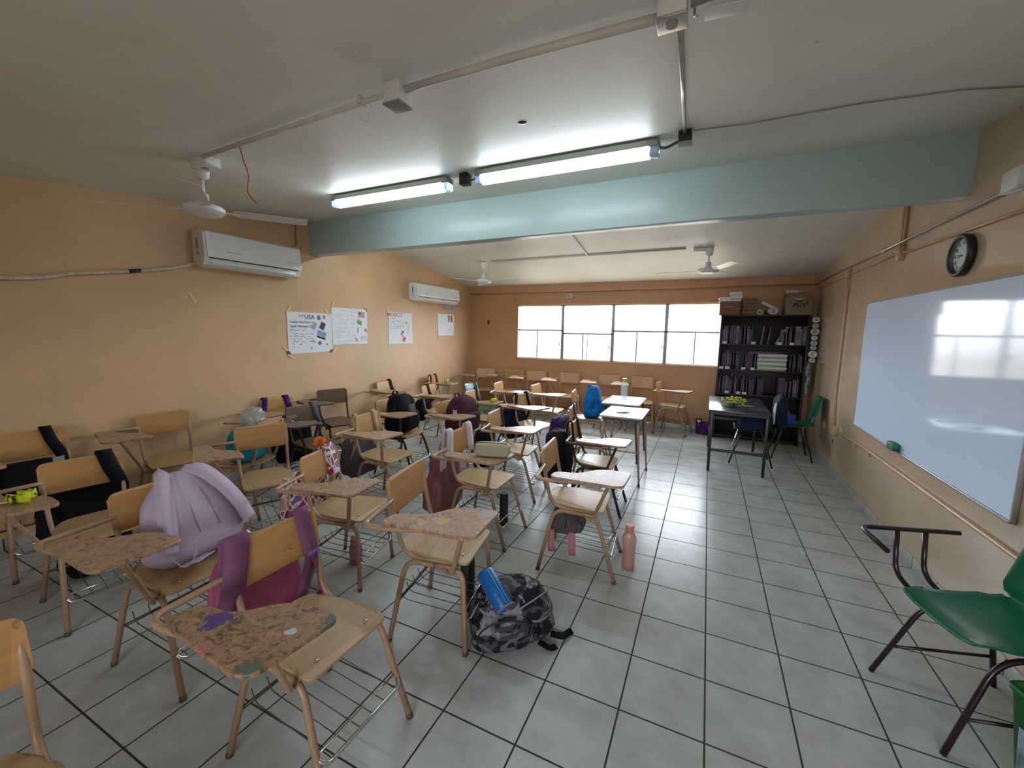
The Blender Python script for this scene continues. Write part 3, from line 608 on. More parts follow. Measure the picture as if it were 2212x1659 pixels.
conduit('wall_conduit', [(cR, 3.38, .52), (cR, 3.05, .535), (cR, 2.4, .56), (cR, .1, .57), (cR, -.8, .58)], .013, 'low painted pipe along the right wall below the whiteboard', M_WPIPE, clips=[((cR+.002, 2.75, .535), (.03, .03, .05)), ((cR+.002, 2.35, .548), (.03, .04, .05))])
for lab, c, s in (('painted box on the right wall above left end of whiteboard', (XR-.02, 3.60, 2.265), (.04, .07, .09)), ('painted box on the right wall left of the wall clock', (XR-.02, 2.21, 2.25), (.04, .08, .11)), ('painted outlet box low on the right wall near the teacher desk', (XR-.02, 3.44, .52), (.04, .12, .09))):
    t = thing('junction_box', lab, 'junction box', c); MB().box((0, 0, 0), s, bev=.004).obj('box', M_WPIPE, t); MB().box((-s[0]/2-.001, 0, 0), (.003, s[1]*.8, s[2]*.8), bev=.001).obj('lid', M_WPIPE, t)
MB().box((XR-.002, 3.52, .37), (.003, .012, .05)).obj('wall_chip', M_BLACK, label='small dark chip in the right wall under the outlet box', cat='chip')
# far wall
conduit('wall_conduit', [(XL+.03, YF-.055, 2.295), (XR-.03, YF-.055, 2.305)], .009, 'painted pipe along the top of the window wall', M_WPIPE, clips=[((-1.2, YF-.055, 2.27), (.03, .02, .03))])
t = thing('wall_socket', 'small cream socket box above the windows', 'socket', (-2.402, YF-.02, 2.215)); MB().box((0, 0, 0), (.12, .04, .075), bev=.005).obj('box', mat('cream_plastic', (.6, .5, .33), .5), t); MB().box((-.01, -.022, 0), (.06, .004, .03)).obj('socket_face', M_GREY, t)
MB().box((-4.066, YF-.003, 1.742), (.035, .006, .075)).obj('wall_hole', mat('dark_red', (.05, .008, .005), .6), label='small dark red slot in the window wall near the corner', cat='hole')
conduit('wall_conduit', [(-3.48, YF-.01, 2.30), (-3.48, YF-.01, 2.11)], .005, 'thin painted pipe dropping to the left window corner', M_WPIPE)

# whiteboard, eraser, clock
t = thing('whiteboard', 'large glossy whiteboard on the right wall reflecting the windows', 'whiteboard', (XR, 1.63, 1.3)); y0, y1, z0, z1 = .441-1.63, 2.826-1.63, .71-1.3, 1.895-1.3
MB().box((-.011, (y0+y1)/2, (z0+z1)/2), (.018, y1-y0-.01, z1-z0-.01)).obj('board_surface', mat('whiteboard_enamel', (.66, .78, .96), .07, spec=.3), t)
for a, b, sz in ((y0, (z0+z1)/2, (.022, .014, z1-z0)), (y1, (z0+z1)/2, (.022, .010, z1-z0))): MB().box((-.012, a, b), sz, bev=.003).obj('frame_bar', M_ALU, t)
MB().box((-.012, (y0+y1)/2, z1), (.022, y1-y0, .008), bev=.002).obj('frame_bar', M_GREY, t)
MB().box((-.014, (y0+y1)/2, z0), (.03, y1-y0, .014), bev=.004).obj('frame_bar', M_ALU, t)
t = thing('whiteboard_eraser', 'green eraser on the lower edge of the whiteboard', 'eraser', (XR-.045, 1.77, .72)); MB().box((0, 0, .035), (.045, .13, .045), bev=.008).obj('body', mat('green_foam', (.01, .16, .09), .6), t); MB().box((0, 0, .008), (.042, .126, .014), bev=.003).obj('felt_pad', M_BLACK, t)
t = thing('wall_clock', 'round black wall clock above the whiteboard', 'clock', (XR, 1.255, 2.08))
RX = Matrix.Rotation(-PI/2, 4, 'Y')
MB().lathe([(.105, .002), (.125, .004), (.128, .03), (.12, .04), (.105, .04), (.102, .02), (.101, .012)], (0, 0, 0), 40, M=RX.to_3x3()).obj('rim', M_BLACK, t)
fc = MB().lathe([(.103, .010), (.103, .014)], (0, 0, 0), 40, M=RX.to_3x3()).obj('face', M_PAPER, t)
nm = MB()
for h in range(1, 13):
    a = h*PI/6; s = str(h); nm.text(s, .03, RW(-.0155, -.078*math.sin(a)+.009*len(s), .078*math.cos(a)-.010))
nm.obj('numerals', M_INK, fc)
def hand(a, ln, wd): R2 = Matrix.Rotation(a, 4, 'X'); return MB().box(R2 @ Vector((-.018, 0, ln/2-.01)), (.0015, wd, ln), M=R2)
hand(PI*2*(8.78/12), .055, .006).obj('hour_hand', M_INK, t); hand(PI*2*(46.5/60), .08, .004).obj('minute_hand', M_INK, t)
MB().lathe([(.100, .034), (.100, .036)], (0, 0, 0), 40, M=RX.to_3x3()).obj('glass', M_GLASS, t)

# ------------------------------------------------------------------ posters
def scribble(m, x, y, ln, h, seed, th=.0035):
    rnd = random.Random(seed); px = x; pts = []
    while px < x+ln:
        if rnd.random() < .14: 
            if len(pts) > 2: m.ribbon(pts, th, .0008, (.3, 1, 0))
            pts = []; px += h*.9
        pts.append(Vector((px, y+h*rnd.uniform(0, .9 if rnd.random() < .25 else .5), 0))); px += h*rnd.uniform(.22, .42)
    if len(pts) > 2: m.ribbon(pts, th, .0008, (.3, 1, 0))
def poster(label, y0, z0, W, H, skew, tapes, pm=M_PAPER, cut=0):
    t = thing('poster', label, 'poster', (XL+.004, y0, z0))
    m = MB(); out = [(cut, 0), (W-cut, .01), (W, cut), (W+skew, H), (0, H+skew*.3), (0, cut)] if cut else [(.0, 0), (W, 0), (W+skew, H), (-skew, H)]
    m.prism(out, 0, .0012, M=LW(0, 0, 0)); m.obj('sheet', pm, t)
    for (a, b, ang) in tapes: MB().box((.003, a, b), (.0008, .018, .10), M=Matrix.Rotation(ang, 4, 'X')).obj('tape_strip', M_TAPE, t)
    return t
def pic(t, col, y, z, w_, h, ang=0, name='picture', mname=None, rough=.6):
    MB().box((.0028, y, z), (.0012, w_, h), M=Matrix.Rotation(ang, 4, 'X')).obj(name, mat(mname or 'print_%d_%d_%d' % tuple(int(c*255) for c in col), col, rough), t)
L0 = LW(.0025, 0, 0)
def lines(t, rows, ln, h, x, seed, m_=M_INK, th=.0035, name='handwriting'):
    m = MB()
    for i, (z, l) in enumerate(rows): scribble(m, x, z, l*ln, h, seed+i, th)
    m.bm.transform(L0); m.obj(name, m_, t)
t = poster('white poster headed USA with blue letters and pasted pictures', .945, 1.275, .62, .485, .005, [(.02, .50, -.6), (.56, .50, .7), (-.02, .05, .9), (.03, -.03, 1.0), (.66, .03, -.8)], cut=.035)
MB().text('USA', .075, L0 @ Matrix.Translation((.23, .41, 0)), th=.001).obj('title_lettering', mat('navy_marker', (.02, .05, .16), .6), t)
m = MB(); m.text('THE', .04, L0 @ Matrix.Translation((.145, .43, 0)), th=.001); m.obj('small_lettering', M_GREY, t)
m = MB(); m.text('Country: United States', .035, L0 @ Matrix.Translation((.03, .36, 0)) @ Matrix.Diagonal((.85, 1, 1, 1)), shear=.2); m.text('Capital: Washington DC', .035, L0 @ Matrix.Translation((.03, .31, 0)) @ Matrix.Diagonal((.85, 1, 1, 1)), shear=.2); m.obj('handwriting', M_INK, t)
lines(t, [(.265, .75), (.225, 1), (.195, 1), (.165, 1), (.135, 1), (.105, .6), (.07, .5)], .31, .024, .03, 3)
for col, y, z, w_, h, a in (((.10, .20, .45), .43, .43, .05, .055, .1), ((.35, .22, .2), .51, .44, .035, .04, 0), ((.35, .33, .35), .36, .33, .05, .09, -.5), ((.03, .035, .09), .48, .33, .07, .09, -.5), ((.22, .33, .46), .46, .22, .13, .09, -.3), ((.03, .06, .08), .455, .182, .12, .015, -.3), ((.15, .12, .25), .43, .12, .045, .04, .7), ((.25, .28, .15), .35, .14, .015, .04, .8), ((.2, .28, .24), .54, .10, .02, .025, 0), ((.3, .3, .35), .31, .06, .012, .04, -.4), ((.05, .05, .08), .33, .37, .008, .018, 0)): pic(t, col, y, z, w_, h, a)
for y, z, a in ((.0, .015, .9), (.60, .02, -.8)): pic(t, (.25, .03, .03), y, z, .03, .045, a, 'red_corner')
t = poster('white poster with a small flag with stars and stripes, right of the USA poster', 1.575, 1.368, .60, .475, .005, [(.02, .51, -.5), (.58, .49, .6), (.60, .44, .3)])
lines(t, [(.43, .9)], .33, .020, .12, 31, M_GREY, .0022)
lines(t, [(.385, .75), (.365, .2), (.32, .5), (.28, .8), (.255, .2), (.215, .5), (.175, .8), (.155, .7), (.12, .8), (.10, .8), (.08, .25), (.04, .7), (.02, .6)], .40, .016, .07, 41, M_GREY, .002)
fl = MB(); fl.box((.003, .50, .40), (.0012, .115, .075)); f = fl.obj('flag', mat('flag_white', (.6, .5, .52), .6), t)
m = MB()
for i in range(7): m.box((.0038, .50, .4345-.0115*i), (.0008, .115, .0058))
m.obj('red_stripes', mat('flag_red', (.42, .12, .13), .6), f); MB().box((.0042, .468, .418), (.0008, .05, .04)).obj('blue_canton', mat('flag_blue', (.06, .10, .20), .6), f)
m = MB()
for i in range(4):
    for j in range(3): m.box((.0047, .45+i*.012, .407+j*.011), (.0004, .003, .003))
m.obj('stars', M_WHITE, f)
for col, y, z, w_, h, a in (((.16, .35, .06), .46, .30, .08, .05, -.4), ((.05, .09, .03), .46, .275, .085, .008, -.5), ((.12, .16, .12), .43, .19, .012, .08, 0), ((.55, .42, .04), .57, .19, .04, .05, .4), ((.08, .07, .02), .575, .19, .012, .02, .4), ((.32, .2, .22), .40, .06, .02, .06, .6), ((.40, .42, .42), .50, .08, .03, .05, 0), ((.4, .45, .46), .56, .08, .02, .04, 0)): pic(t, col, y, z, w_, h, a)
t = poster('white poster headed MEXICO in red letters', 2.60, 1.352, .575, .48, -.02, [(.0, .50, 0)])
MB().text('MEXICO', .075, L0 @ Matrix.Translation((-.02, .42, 0)) @ Matrix.Diagonal((1.25, 1, 1, 1)), th=.001).obj('title_lettering', mat('red_marker', (.38, .04, .03), .6), t)
lines(t, [(.385, .5), (.345, .8), (.322, 1), (.295, 1), (.26, 1), (.235, .9)], .33, .018, .03, 61, M_INK, .003)
for col, y, z, w_, h, a in (((.45, .42, .05), .42, .33, .05, .035, .2), ((.10, .15, .08), .32, .17, .035, .085, -.7), ((.45, .12, .10), .36, .07, .06, .075, -.6), ((.15, .17, .18), .46, .22, .006, .16, -.3), ((.08, .1, .12), .34, .12, .015, .02, 0)): pic(t, col, y, z, w_, h, a)
t = poster('small white poster with a green, white and red flag near the corner', 3.88, 1.475, .50, .39, .01, [(.02, -.01, .4), (-.08, .52, .8)])
pic(t, (.08, .25, .10), .34, .31, .045, .12, .05, 'flag_green_band'); pic(t, (.62, .6, .58), .385, .31, .045, .12, .05, 'flag_white_band'); pic(t, (.45, .04, .05), .43, .31, .05, .125, .08, 'flag_red_band'); pic(t, (.15, .12, .06), .385, .31, .012, .012)
MB().tube([LW(.004, 0, 0) @ Vector((.38+.05*math.cos(a*.35), .07+.05*math.sin(a*.35), 0)) for a in range(9)], .0025, 5).obj('drawn_loop', M_GREY, t)
for lab, y, z, a in (('short strip of old tape on the left wall under the near air conditioner', .0, 1.84, .5),):
    MB().box((XL+.002, y, z), (.001, .016, .11), M=Matrix.Rotation(a, 4, 'X')).obj('tape_strip', M_TAPE, label=lab, cat='tape')

# ------------------------------------------------------------------ bags
def fab(name, col, rough=.8, var=.18, bump=.5): return mat(name, col, rough, var=var, scale=7, bump=bump, bscale=9, spec=.15)
F_BLACK = fab('black_fabric', (.006, .006, .008)); F_LILAC = fab('lilac_fabric', (.50, .39, .49), var=.06, bump=.25); F_PINK = fab('hot_pink_fabric', (.33, .075, .15)); F_PURPLE = fab('mauve_strap_fabric', (.19, .075, .15))
F_MAROON = fab('maroon_fabric', (.055, .012, .022)); F_BLUE = fab('bright_blue_fabric', (.01, .14, .42)); F_TEAL = fab('turquoise_fabric', (.02, .22, .28)); F_NAVY = fab('navy_fabric', (.012, .014, .03)); F_GREY = fab('grey_fabric', (.10, .085, .095))
F_VIOLET = fab('violet_print_fabric', (.06, .02, .12), var=.8); F_WHITESTR = mat('white_towel', (.55, .50, .50), .9, var=.1); F_TOTE = fab('dusty_mauve_plastic', (.22, .08, .08), .35); F_BEIGE = fab('beige_fabric', (.40, .29, .16)); F_CAMO = camo(); F_HEART = hearts()
F_SLATE = fab('slate_strap', (.09, .10, .14)); F_DRED = fab('dark_plum_strap', (.03, .012, .015))
def strap_over(k, y, w_, m_, t, lean=0, low=.40, name='strap'):
    pts = spline([(-.30, y, .60), (-.275, y, .74), (-.262, y, .80), (-.246, y, .818), (-.226, y, .80), (-.214, y+lean*.3, .72), (-.200, y+lean*.8, .635), (-.215, y+lean, .57), (-.28, y+lean*.8, low)], 5)
    MB().ribbon([CW(k, p) for p in pts], w_, .007, CW(k, (0, 1, 0))-CW(k, (0, 0, 0))).obj(name, m_, t)
def hung(k, name, label, cat, m_, straps, size=(.16, .34, .40), c=(-.36, 0, .50), sm=None, seed=1, pocket=True, taper=.1, low=.4, extra=None, e=.4, nz=.03):
    x, y, a, s = P[k]; t = thing(name, label, cat, CW(k, (c[0], c[1], c[2]-size[2]/2)), 0)
    Mi = t.matrix_basis.copy(); off = Matrix.Translation(-Vector(t.location)); RZ = Matrix.Rotation(a, 4, 'Z')
    def put(mb, nme, mm, par=t): mb.bm.transform(off); return mb.obj(nme, mm, par)
    b = MB().soft(CW(k, c), tuple(v*s for v in size), RZ, e=e, taper=taper, sag=.15, nz=nz, seed=seed); put(b, 'body', m_)
    if pocket: put(MB().soft(CW(k, (c[0]-size[0]*.45, c[1], c[2]-size[2]*.15)), (size[0]*.5, size[1]*.78, size[2]*.5), RZ, e=.4, seed=seed+3), 'front_pocket', m_)
    for (sy, wd, lean) in straps:
        pts = spline([(-.285, sy, c[2]+size[2]*.4), (-.272, sy, .74), (-.262, sy, .80), (-.246, sy, .818), (-.226, sy, .80), (-.214, sy+lean*.3, .72), (-.200, sy+lean*.8, .635), (-.215, sy+lean, .57), (-.28, sy+lean*.8, low)], 5)
        put(MB().ribbon([CW(k, p) for p in pts], wd, .007, CW(k, (0, 1, 0))-CW(k, (0, 0, 0))), 'strap', sm or m_)
    return t, put
def pack(name, label, cat, loc, rz, size, m_, seed=1, handle=True, pocket=True, zipm=M_BLACK, rot=None, taper=.22, e=.5, straps=None, sm=None, nz=.025):
    t = thing(name, label, cat, loc, rz, rot=rot); W = size
    MB().soft((0, 0, W[2]/2), W, e=e, taper=taper, sag=.12, nz=nz, seed=seed, n=14).obj('body', m_, t)
    if pocket:
        p = MB().soft((W[0]*.42, 0, W[2]*.33), (W[0]*.45, W[1]*.74, W[2]*.5), e=.42, seed=seed+2, n=8, nz=.02).obj('front_pocket', m_, t)
        MB().tube(fillet([(W[0]*.60, -W[1]*.33, W[2]*.30), (W[0]*.58, -W[1]*.33, W[2]*.53), (W[0]*.58, W[1]*.33, W[2]*.53), (W[0]*.60, W[1]*.33, W[2]*.30)], .05), .0035, 6).obj('zip', zipm, p)
    MB().tube(spline([(W[0]*.10, -W[1]*.46, W[2]*.35), (W[0]*.12, -W[1]*.44, W[2]*.7), (W[0]*.06, -W[1]*.25, W[2]*.97), (W[0]*.05, 0, W[2]*1.01), (W[0]*.06, W[1]*.25, W[2]*.97), (W[0]*.12, W[1]*.44, W[2]*.7), (W[0]*.10, W[1]*.46, W[2]*.35)]), .004, 6).obj('zip', zipm, t)
    if handle: MB().ribbon(spline([(-W[0]*.30, -.04, W[2]*.96), (-W[0]*.32, -.03, W[2]*1.05), (-W[0]*.32, .03, W[2]*1.05), (-W[0]*.30, .04, W[2]*.96)]), .02, .006, (1, 0, 0)).obj('handle', sm or m_, t)
    for sg in (straps or ()): MB().ribbon(spline([(-W[0]*.42, sg*W[1]*.18, W[2]*.95), (-W[0]*.62, sg*W[1]*.25, W[2]*.8), (-W[0]*.66, sg*W[1]*.32, W[2]*.45), (-W[0]*.52, sg*W[1]*.38, W[2]*.12)]), .06, .012, (0, 1, 0)).obj('strap', sm or m_, t)
    return t
# lilac backpack lying on the seat with its strap side turned out
x, y, a, s = P['G3']; t = thing('backpack', 'lilac backpack on the seat of a chair at the left front', 'backpack', CW('G3', (-.02, .06, .45)), rot=(0, -.32, a+.12))
MB().soft((0, 0, .215), (.24, .41, .43), e=.55, taper=.45, sag=.25, nz=.018, seed=4, n=16).obj('body', F_LILAC, t)
for sg in (-1, 1):
    sp = MB().ribbon(spline([(.0, sg*.035, .428), (.055, sg*.085, .405), (.10, sg*.135, .30), (.125, sg*.175, .18), (.125, sg*.20, .08)]), .09, .022, (-.5, 1, .3*sg)).obj('strap', F_LILAC, t)
    MB().tube(spline([(.05, sg*.045, .418), (.105, sg*.085, .31), (.136, sg*.125, .19), (.14, sg*.15, .09)]), .0022, 6).obj('piping', F_LILAC, sp)
    MB().tube(spline([(.05, sg*.03, .395), (.095, sg*.04, .28), (.128, sg*.05, .12)]), .0018, 5).obj('seam', mat('lilac_seam', (.28, .2, .28), .8), t)
MB().tube(spline([(.11, -.19, .20), (.13, -.20, .08), (.15, -.17, .01), (.17, -.13, .04), (.155, -.10, .10)]), .003, 6).obj('loop_cord', F_LILAC, t)
MB().box((.13, -.10, .012), (.09, .12, .003), rz=.4).obj('fabric_tag', F_LILAC, t)
t, put = hung('A', 'backpack', 'hot pink backpack with mauve straps hung behind the nearest chair', 'backpack', F_PINK, [(.115, .062, .02), (-.145, .085, -.05)], (.17, .34, .44), (-.36, 0, .47), F_PURPLE, 5)
put(MB().box(CW('A', (-.196, .14, .63)), (.006, .05, .018), rz=0, bev=.002), 'strap_buckle', mat('violet_buckle', (.25, .12, .5), .3))
put(MB().ribbon([CW('A', p) for p in spline([(-.20, .14, .62), (-.19, .16, .54), (-.2, .17, .46), (-.21, .165, .40)])], .03, .004, (0, 1, 0)), 'loose_strap_end', F_PURPLE)
t = pack('backpack', 'black backpack on the seat of the leftmost chair by the wall', 'backpack', CW('G1', (-.06, -.04, .45)), P['G1'][2], (.20, .38, .20), F_BLACK, 6, False, False)
def front_strap(k, t, y, wd, m_, lean, z1=.56):
    off = Matrix.Translation(-Vector(t.location)); Ri = Matrix.Rotation(-t.rotation_euler.z, 4, 'Z')
    pts = spline([(-.27, y, .74), (-.262, y, .80), (-.246, y, .818), (-.226, y, .80), (-.214, y+lean*.3, .72), (-.200, y+lean*.8, .635), (-.19, y+lean, z1)], 5)
    mb = MB().ribbon([CW(k, p) for p in pts], wd, .007, CW(k, (0, 1, 0))-CW(k, (0, 0, 0))); mb.bm.transform(Ri @ off); mb.obj('strap', m_, t)
front_strap('G1', t, .08, .06, F_BLACK, .06)
MB().box((.09, .12, .20), (.004, .06, .035), M=Matrix.Rotation(.3, 4, 'Z')).obj('grey_tag', M_GREY, t)
t, put = hung('G2', 'backpack', 'black backpack hung behind the chair with the yellow flower', 'backpack', F_BLACK, [(.10, .075, .055)], (.18, .38, .44), (-.33, 0, .44), None, 8)
t = pack('bag', 'black bag with white lettering on the floor under the yellow-flower tablet', 'bag', (-3.62, -1.12, 0), .2, (.2, .36, .30), F_BLACK, 9, False, True)
m = MB(); scribble(m, 0, 0, .16, .04, 5, .006); m.bm.transform(Matrix(((0, 0, 1, .145), (1, 0, 0, -.09), (0, 1, 0, .12), (0, 0, 0, 1)))); m.obj('white_lettering', M_WHITE, t)
t, put = hung('H', 'tote_bag', 'heart-print tote bag hung on the chair left of the camouflage backpack chair', 'tote bag', F_HEART, [(.09, .10, .02)], (.14, .38, .40), (-.34, .0, .47), None, 3, pocket=False)
t = thing('paper_flower', 'orange paper pompom behind the heart-print strap', 'paper flower', CW('H', (-.30, .10, .815)))
m = MB()
for q in range(40): aa = q*2.399; el = (q % 5)*.33; m.ribbon([(0, 0, .0), (.045*math.cos(aa)*math.cos(el), .045*math.sin(aa)*math.cos(el), .045*math.sin(el)+.005)], .010, .001, (0, .3, 1))
m.obj('petals', mat('orange_paper', (.75, .17, .01), .6), t)
MB().tube([(0, 0, -.001), (.01, 0, -.10)], .004, 6).obj('stem', F_BEIGE, t)
t = pack('bag', 'turquoise bag on the seat of the chair facing the left wall', 'bag', CW('F', (-.02, 0, .45)), P['F'][2]+PI, (.24, .32, .27), F_TEAL, 11, False, False)
m = MB().soft((0, 0, .12), (.16, .2, .24), e=.7, nz=.12, seed=12, n=10).obj('plastic_bag', mat('clear_crumpled_plastic', (.5, .5, .5), .15, alpha=.45), label='crumpled clear plastic bag beside the turquoise bag', cat='plastic bag'); m.location = (-3.86, .10, .60)
t = pack('backpack', 'navy backpack under purple printed straps on a left wall chair', 'backpack', CW('G6', (-.05, 0, .45)), P['G6'][2], (.2, .34, .17), F_NAVY, 13, False, False)
front_strap('G6', t, -.13, .055, F_VIOLET, -.05, .58); front_strap('G6', t, .10, .06, F_VIOLET, .05, .58)
t, put = hung('G8', 'backpack', 'black backpack with slate strap on the dark chair behind the heart-print tote', 'backpack', F_BLACK, [(.12, .05, .05)], (.2, .36, .46), (-.36, -.04, .44), F_SLATE, 14)
for k_, lab, nm_ in (('G9', 'black bag with dark strap on the pale chair by the left wall', 'bag'),):
    t = pack(nm_, lab, 'bag', CW(k_, (-.03, 0, .45)), P[k_][2], (.2, .3, .16), F_BLACK, 15, False, False); front_strap(k_, t, .08, .05, F_DRED, .05)
hung('G10', 'backpack', 'grey-brown bag with beige straps behind the chair left of black backpack', 'bag', F_GREY, [(.09, .055, .03), (-.14, .03, -.02)], (.18, .34, .36), (-.33, 0, .40), F_BEIGE, 16)
t = pack('backpack', 'large black backpack with grey panel upright on a chair in the middle', 'backpack', CW('G11', (-.03, 0, .45)), P['G11'][2], (.26, .36, .42), F_BLACK, 17, True, True)
MB().box((.17, -.03, .26), (.004, .10, .13), M=Matrix.Rotation(-.15, 4, 'Y'), bev=.002).obj('grey_panel', F_GREY, t)
t = pack('backpack', 'maroon backpack on the chair right of the large black backpack', 'backpack', CW('G14', (-.05, .08, .43)), P['G14'][2], (.24, .44, .42), F_MAROON, 18, True, True, zipm=F_MAROON)
t = thing('plush_keyring', 'pink plush keyring hanging on the maroon backpack', 'keyring', CW('G14', (.04, -.19, .66)))
MB().ball((0, 0, .0), .035).ball((0, 0, .05), .027).ball((-.018, 0, .08), .010).ball((.018, 0, .08), .010).ball((0, -.03, -.02), .013).ball((0, .03, -.02), .013).obj('body', mat('pink_plush', (.55, .22, .32), .9), t)
MB().tube([(0, 0, .075), (.0, .04, .14)], .002, 5).obj('cord', M_INK, t)
t, put = hung('G15', 'tote_bag', 'dusty mauve plastic tote hanging behind the beige pencil case chair', 'tote bag', F_TOTE, [], (.17, .40, .46), (-.35, -.05, .38), None, 19, pocket=False, taper=.35, nz=.06)
t2 = thing('towel', 'white striped towel draped over the chair of the beige pencil case', 'towel', CW('G15', (-.24, 0, .8)))
for sy, ln in ((.12, .0), (-.155, -.02)):
    mb = MB().ribbon([CW('G15', p)-Vector(t2.location) for p in spline([(-.29, sy, .50), (-.272, sy, .74), (-.262, sy, .80), (-.246, sy, .822), (-.224, sy, .80), (-.212, sy+ln, .70), (-.2, sy+ln*2, .60)], 5)], .07, .012, CW('G15', (0, 1, 0))-CW('G15', (0, 0, 0))); mb.obj('towel_end', F_WHITESTR, t2)
t = thing('clothes', 'crumpled grey and blue clothes spilling from the mauve tote', 'clothes', CW('G15', (-.38, .15, .52)))
MB().soft((0, 0, 0), (.2, .16, .1), e=.8, nz=.12, seed=20, n=10).obj('cloth', mat('grey_blue_cloth', (.22, .25, .30), .8, var=.6, scale=14), t)
hung('G16', 'backpack', 'black backpack behind the chair with the shiny tablet', 'backpack', F_BLACK, [(.15, .03, .01)], (.15, .32, .38), (-.34, 0, .42), F_DRED, 21)
hung('G17', 'backpack', 'black and navy backpack with two black straps over its chair', 'backpack', F_NAVY, [(-.12, .045, -.07), (.09, .05, .05)], (.2, .34, .42), (-.36, 0, .42), F_BLACK, 22)
hung('G12', 'backpack', 'black bag with plum strap over the chair behind the large black backpack', 'bag', F_BLACK, [(-.03, .045, .06)], (.15, .3, .3), (-.33, 0, .44), F_DRED, 23)
hung('G13', 'backpack', 'dark bag with two straps over the farthest chair by the left wall', 'bag', F_BLACK, [(-.1, .04, -.05), (.1, .04, .05)], (.06, .28, .28), (-.287, 0, .46), F_DRED, 24, pocket=False)
hung('G20', 'backpack', 'black bag with strap over the chair with small yellow flower', 'bag', F_BLACK, [(.12, .05, .02)], (.12, .3, .3), (-.32, 0, .44), F_DRED, 25)
hung('C2', 'backpack', 'black backpack behind the dark-framed chair in the right column', 'backpack', F_BLACK, [(.08, .045, .02), (-.12, .04, -.02)], (.22, .36, .50), (-.38, .0, .44), None, 26)
hung('C3', 'backpack', 'violet patterned backpack behind the chair at the near white-topped desk', 'backpack', F_VIOLET, [(.05, .04, .02)], (.18, .32, .42), (-.37, 0, .46), F_VIOLET, 27)
t = pack('backpack', 'bright blue backpack on the chair by the far white-topped desk', 'backpack', CW('C4', (.03, .0, .45)), P['C4'][2], (.22, .34, .42), F_BLUE, 28, True, True, nz=.05, zipm=mat('dark_blue', (.005, .04, .16), .6))
t = pack('backpack', 'grey backpack with pink straps on the rack under the pink-stained chair', 'backpack', CW('C', (-.10, .0, .21)), P['C'][2], (.20, .27, .17), F_GREY, 29, False, True)
for sx in (-.075, .065): MB().ribbon(spline([(sx, -.13, .04), (sx+.01, -.155, -.01), (sx+.012, -.16, -.08), (sx+.01, -.12, -.125), (sx-.005, -.07, -.12)]), .045, .005, (1, .2, 0)).obj('strap', mat('pink_strap', (.50, .18, .22), .6), t)
t = pack('bag', 'purple bag on the floor against the window wall near the bookcase', 'bag', (-.02, 4.86, 0), -PI/2, (.16, .24, .19), F_VIOLET, 30, False, True)
# camouflage backpack lying on the floor
t = thing('backpack', 'grey camouflage backpack lying on the floor in the aisle', 'backpack', (-.945, -.42, 0), .62, scale=.93)
MB().soft((0, 0, .145), (.46, .36, .29), e=.55, taper=.35, sag=.2, nz=.035, seed=31, n=16).obj('body', F_CAMO, t)
fp = MB().soft((-.08, -.13, .10), (.32, .17, .19), e=.5, taper=.2, nz=.04, seed=33, n=10).obj('front_pocket', F_CAMO, t)
MB().tube(spline([(-.22, -.19, .05), (-.20, -.205, .15), (-.08, -.21, .205), (.05, -.205, .17), (.09, -.19, .06)]), .004, 6).obj('zip', M_BLACK, fp)
MB().tube(spline([(.0, -.16, .22), (.12, -.12, .255), (.20, -.04, .24), (.235, .08, .17), (.235, .12, .08)]), .004, 6).obj('zip', mat('grey_piping', (.3, .3, .32), .6), t)
MB().ribbon(spline([(.20, -.12, .03), (.26, -.15, .03), (.30, -.12, .02), (.33, -.10, .015)]), .035, .006, (0, 1, .5)).obj('loose_strap', F_BLACK, t)
MB().ribbon(spline([(.12, -.17, .03), (.17, -.21, .02), (.21, -.20, .015)]), .035, .006, (.5, 1, 0)).obj('loose_strap', F_BLACK, t)
MB().tube(spline([(.10, -.14, .16), (.12, -.17, .10), (.10, -.18, .05)]), .006, 6).obj('side_loop', F_BLACK, t)
t = thing('pencil_case', 'bright blue zipped pencil case lying on the camouflage backpack', 'pencil case', (-.895, -.59, .225)); AXV = (-.125, .06, .08)
AX = Vector(AXV).normalized(); e1 = AX.cross(Vector((0, 0, 1))).normalized(); e2 = e1.cross(AX)
Mc = Matrix((( e1.x, e2.x, AX.x, .0), (e1.y, e2.y, AX.y, .0), (e1.z, e2.z, AX.z, .0), (0, 0, 0, 1)))
MB().lathe([(.02, -.002), (.042, 0), (.048, .01), (.048, .20), (.043, .215), (.02, .22)], (0, 0, 0), 22, M=Mc.to_3x3()).obj('body', mat('bright_blue_vinyl', (.01, .13, .42), .3, var=.15, bump=.3), t)
z_ = MB()
for dx in (-.008, .008): z_.tube([Mc @ Vector((dx, .048, .015)), Mc @ Vector((dx, .049, .1)), Mc @ Vector((dx, .048, .2))], .003, 6)
z_.obj('zip', mat('light_blue_zip', (.05, .3, .6), .4), t)
MB().tube([Mc @ Vector((.05*math.cos(a), .05*math.sin(a), .006)) for a in [i*.3 for i in range(-2, 13)]], .004, 6).obj('orange_cord', mat('orange_cord', (.45, .14, .05), .6), t)
m = MB(); m.box((.0, .012, -.003), (.022, .012, .003)); m.bm.transform(Mc); m.obj('orange_patch', MC['orange_cord'], t)
m = MB(); m.box((-.008, -.012, -.003), (.016, .005, .003)); m.box((.010, -.014, -.003), (.004, .018, .003)); m.bm.transform(Mc); m.obj('white_logo', M_WHITE, t)
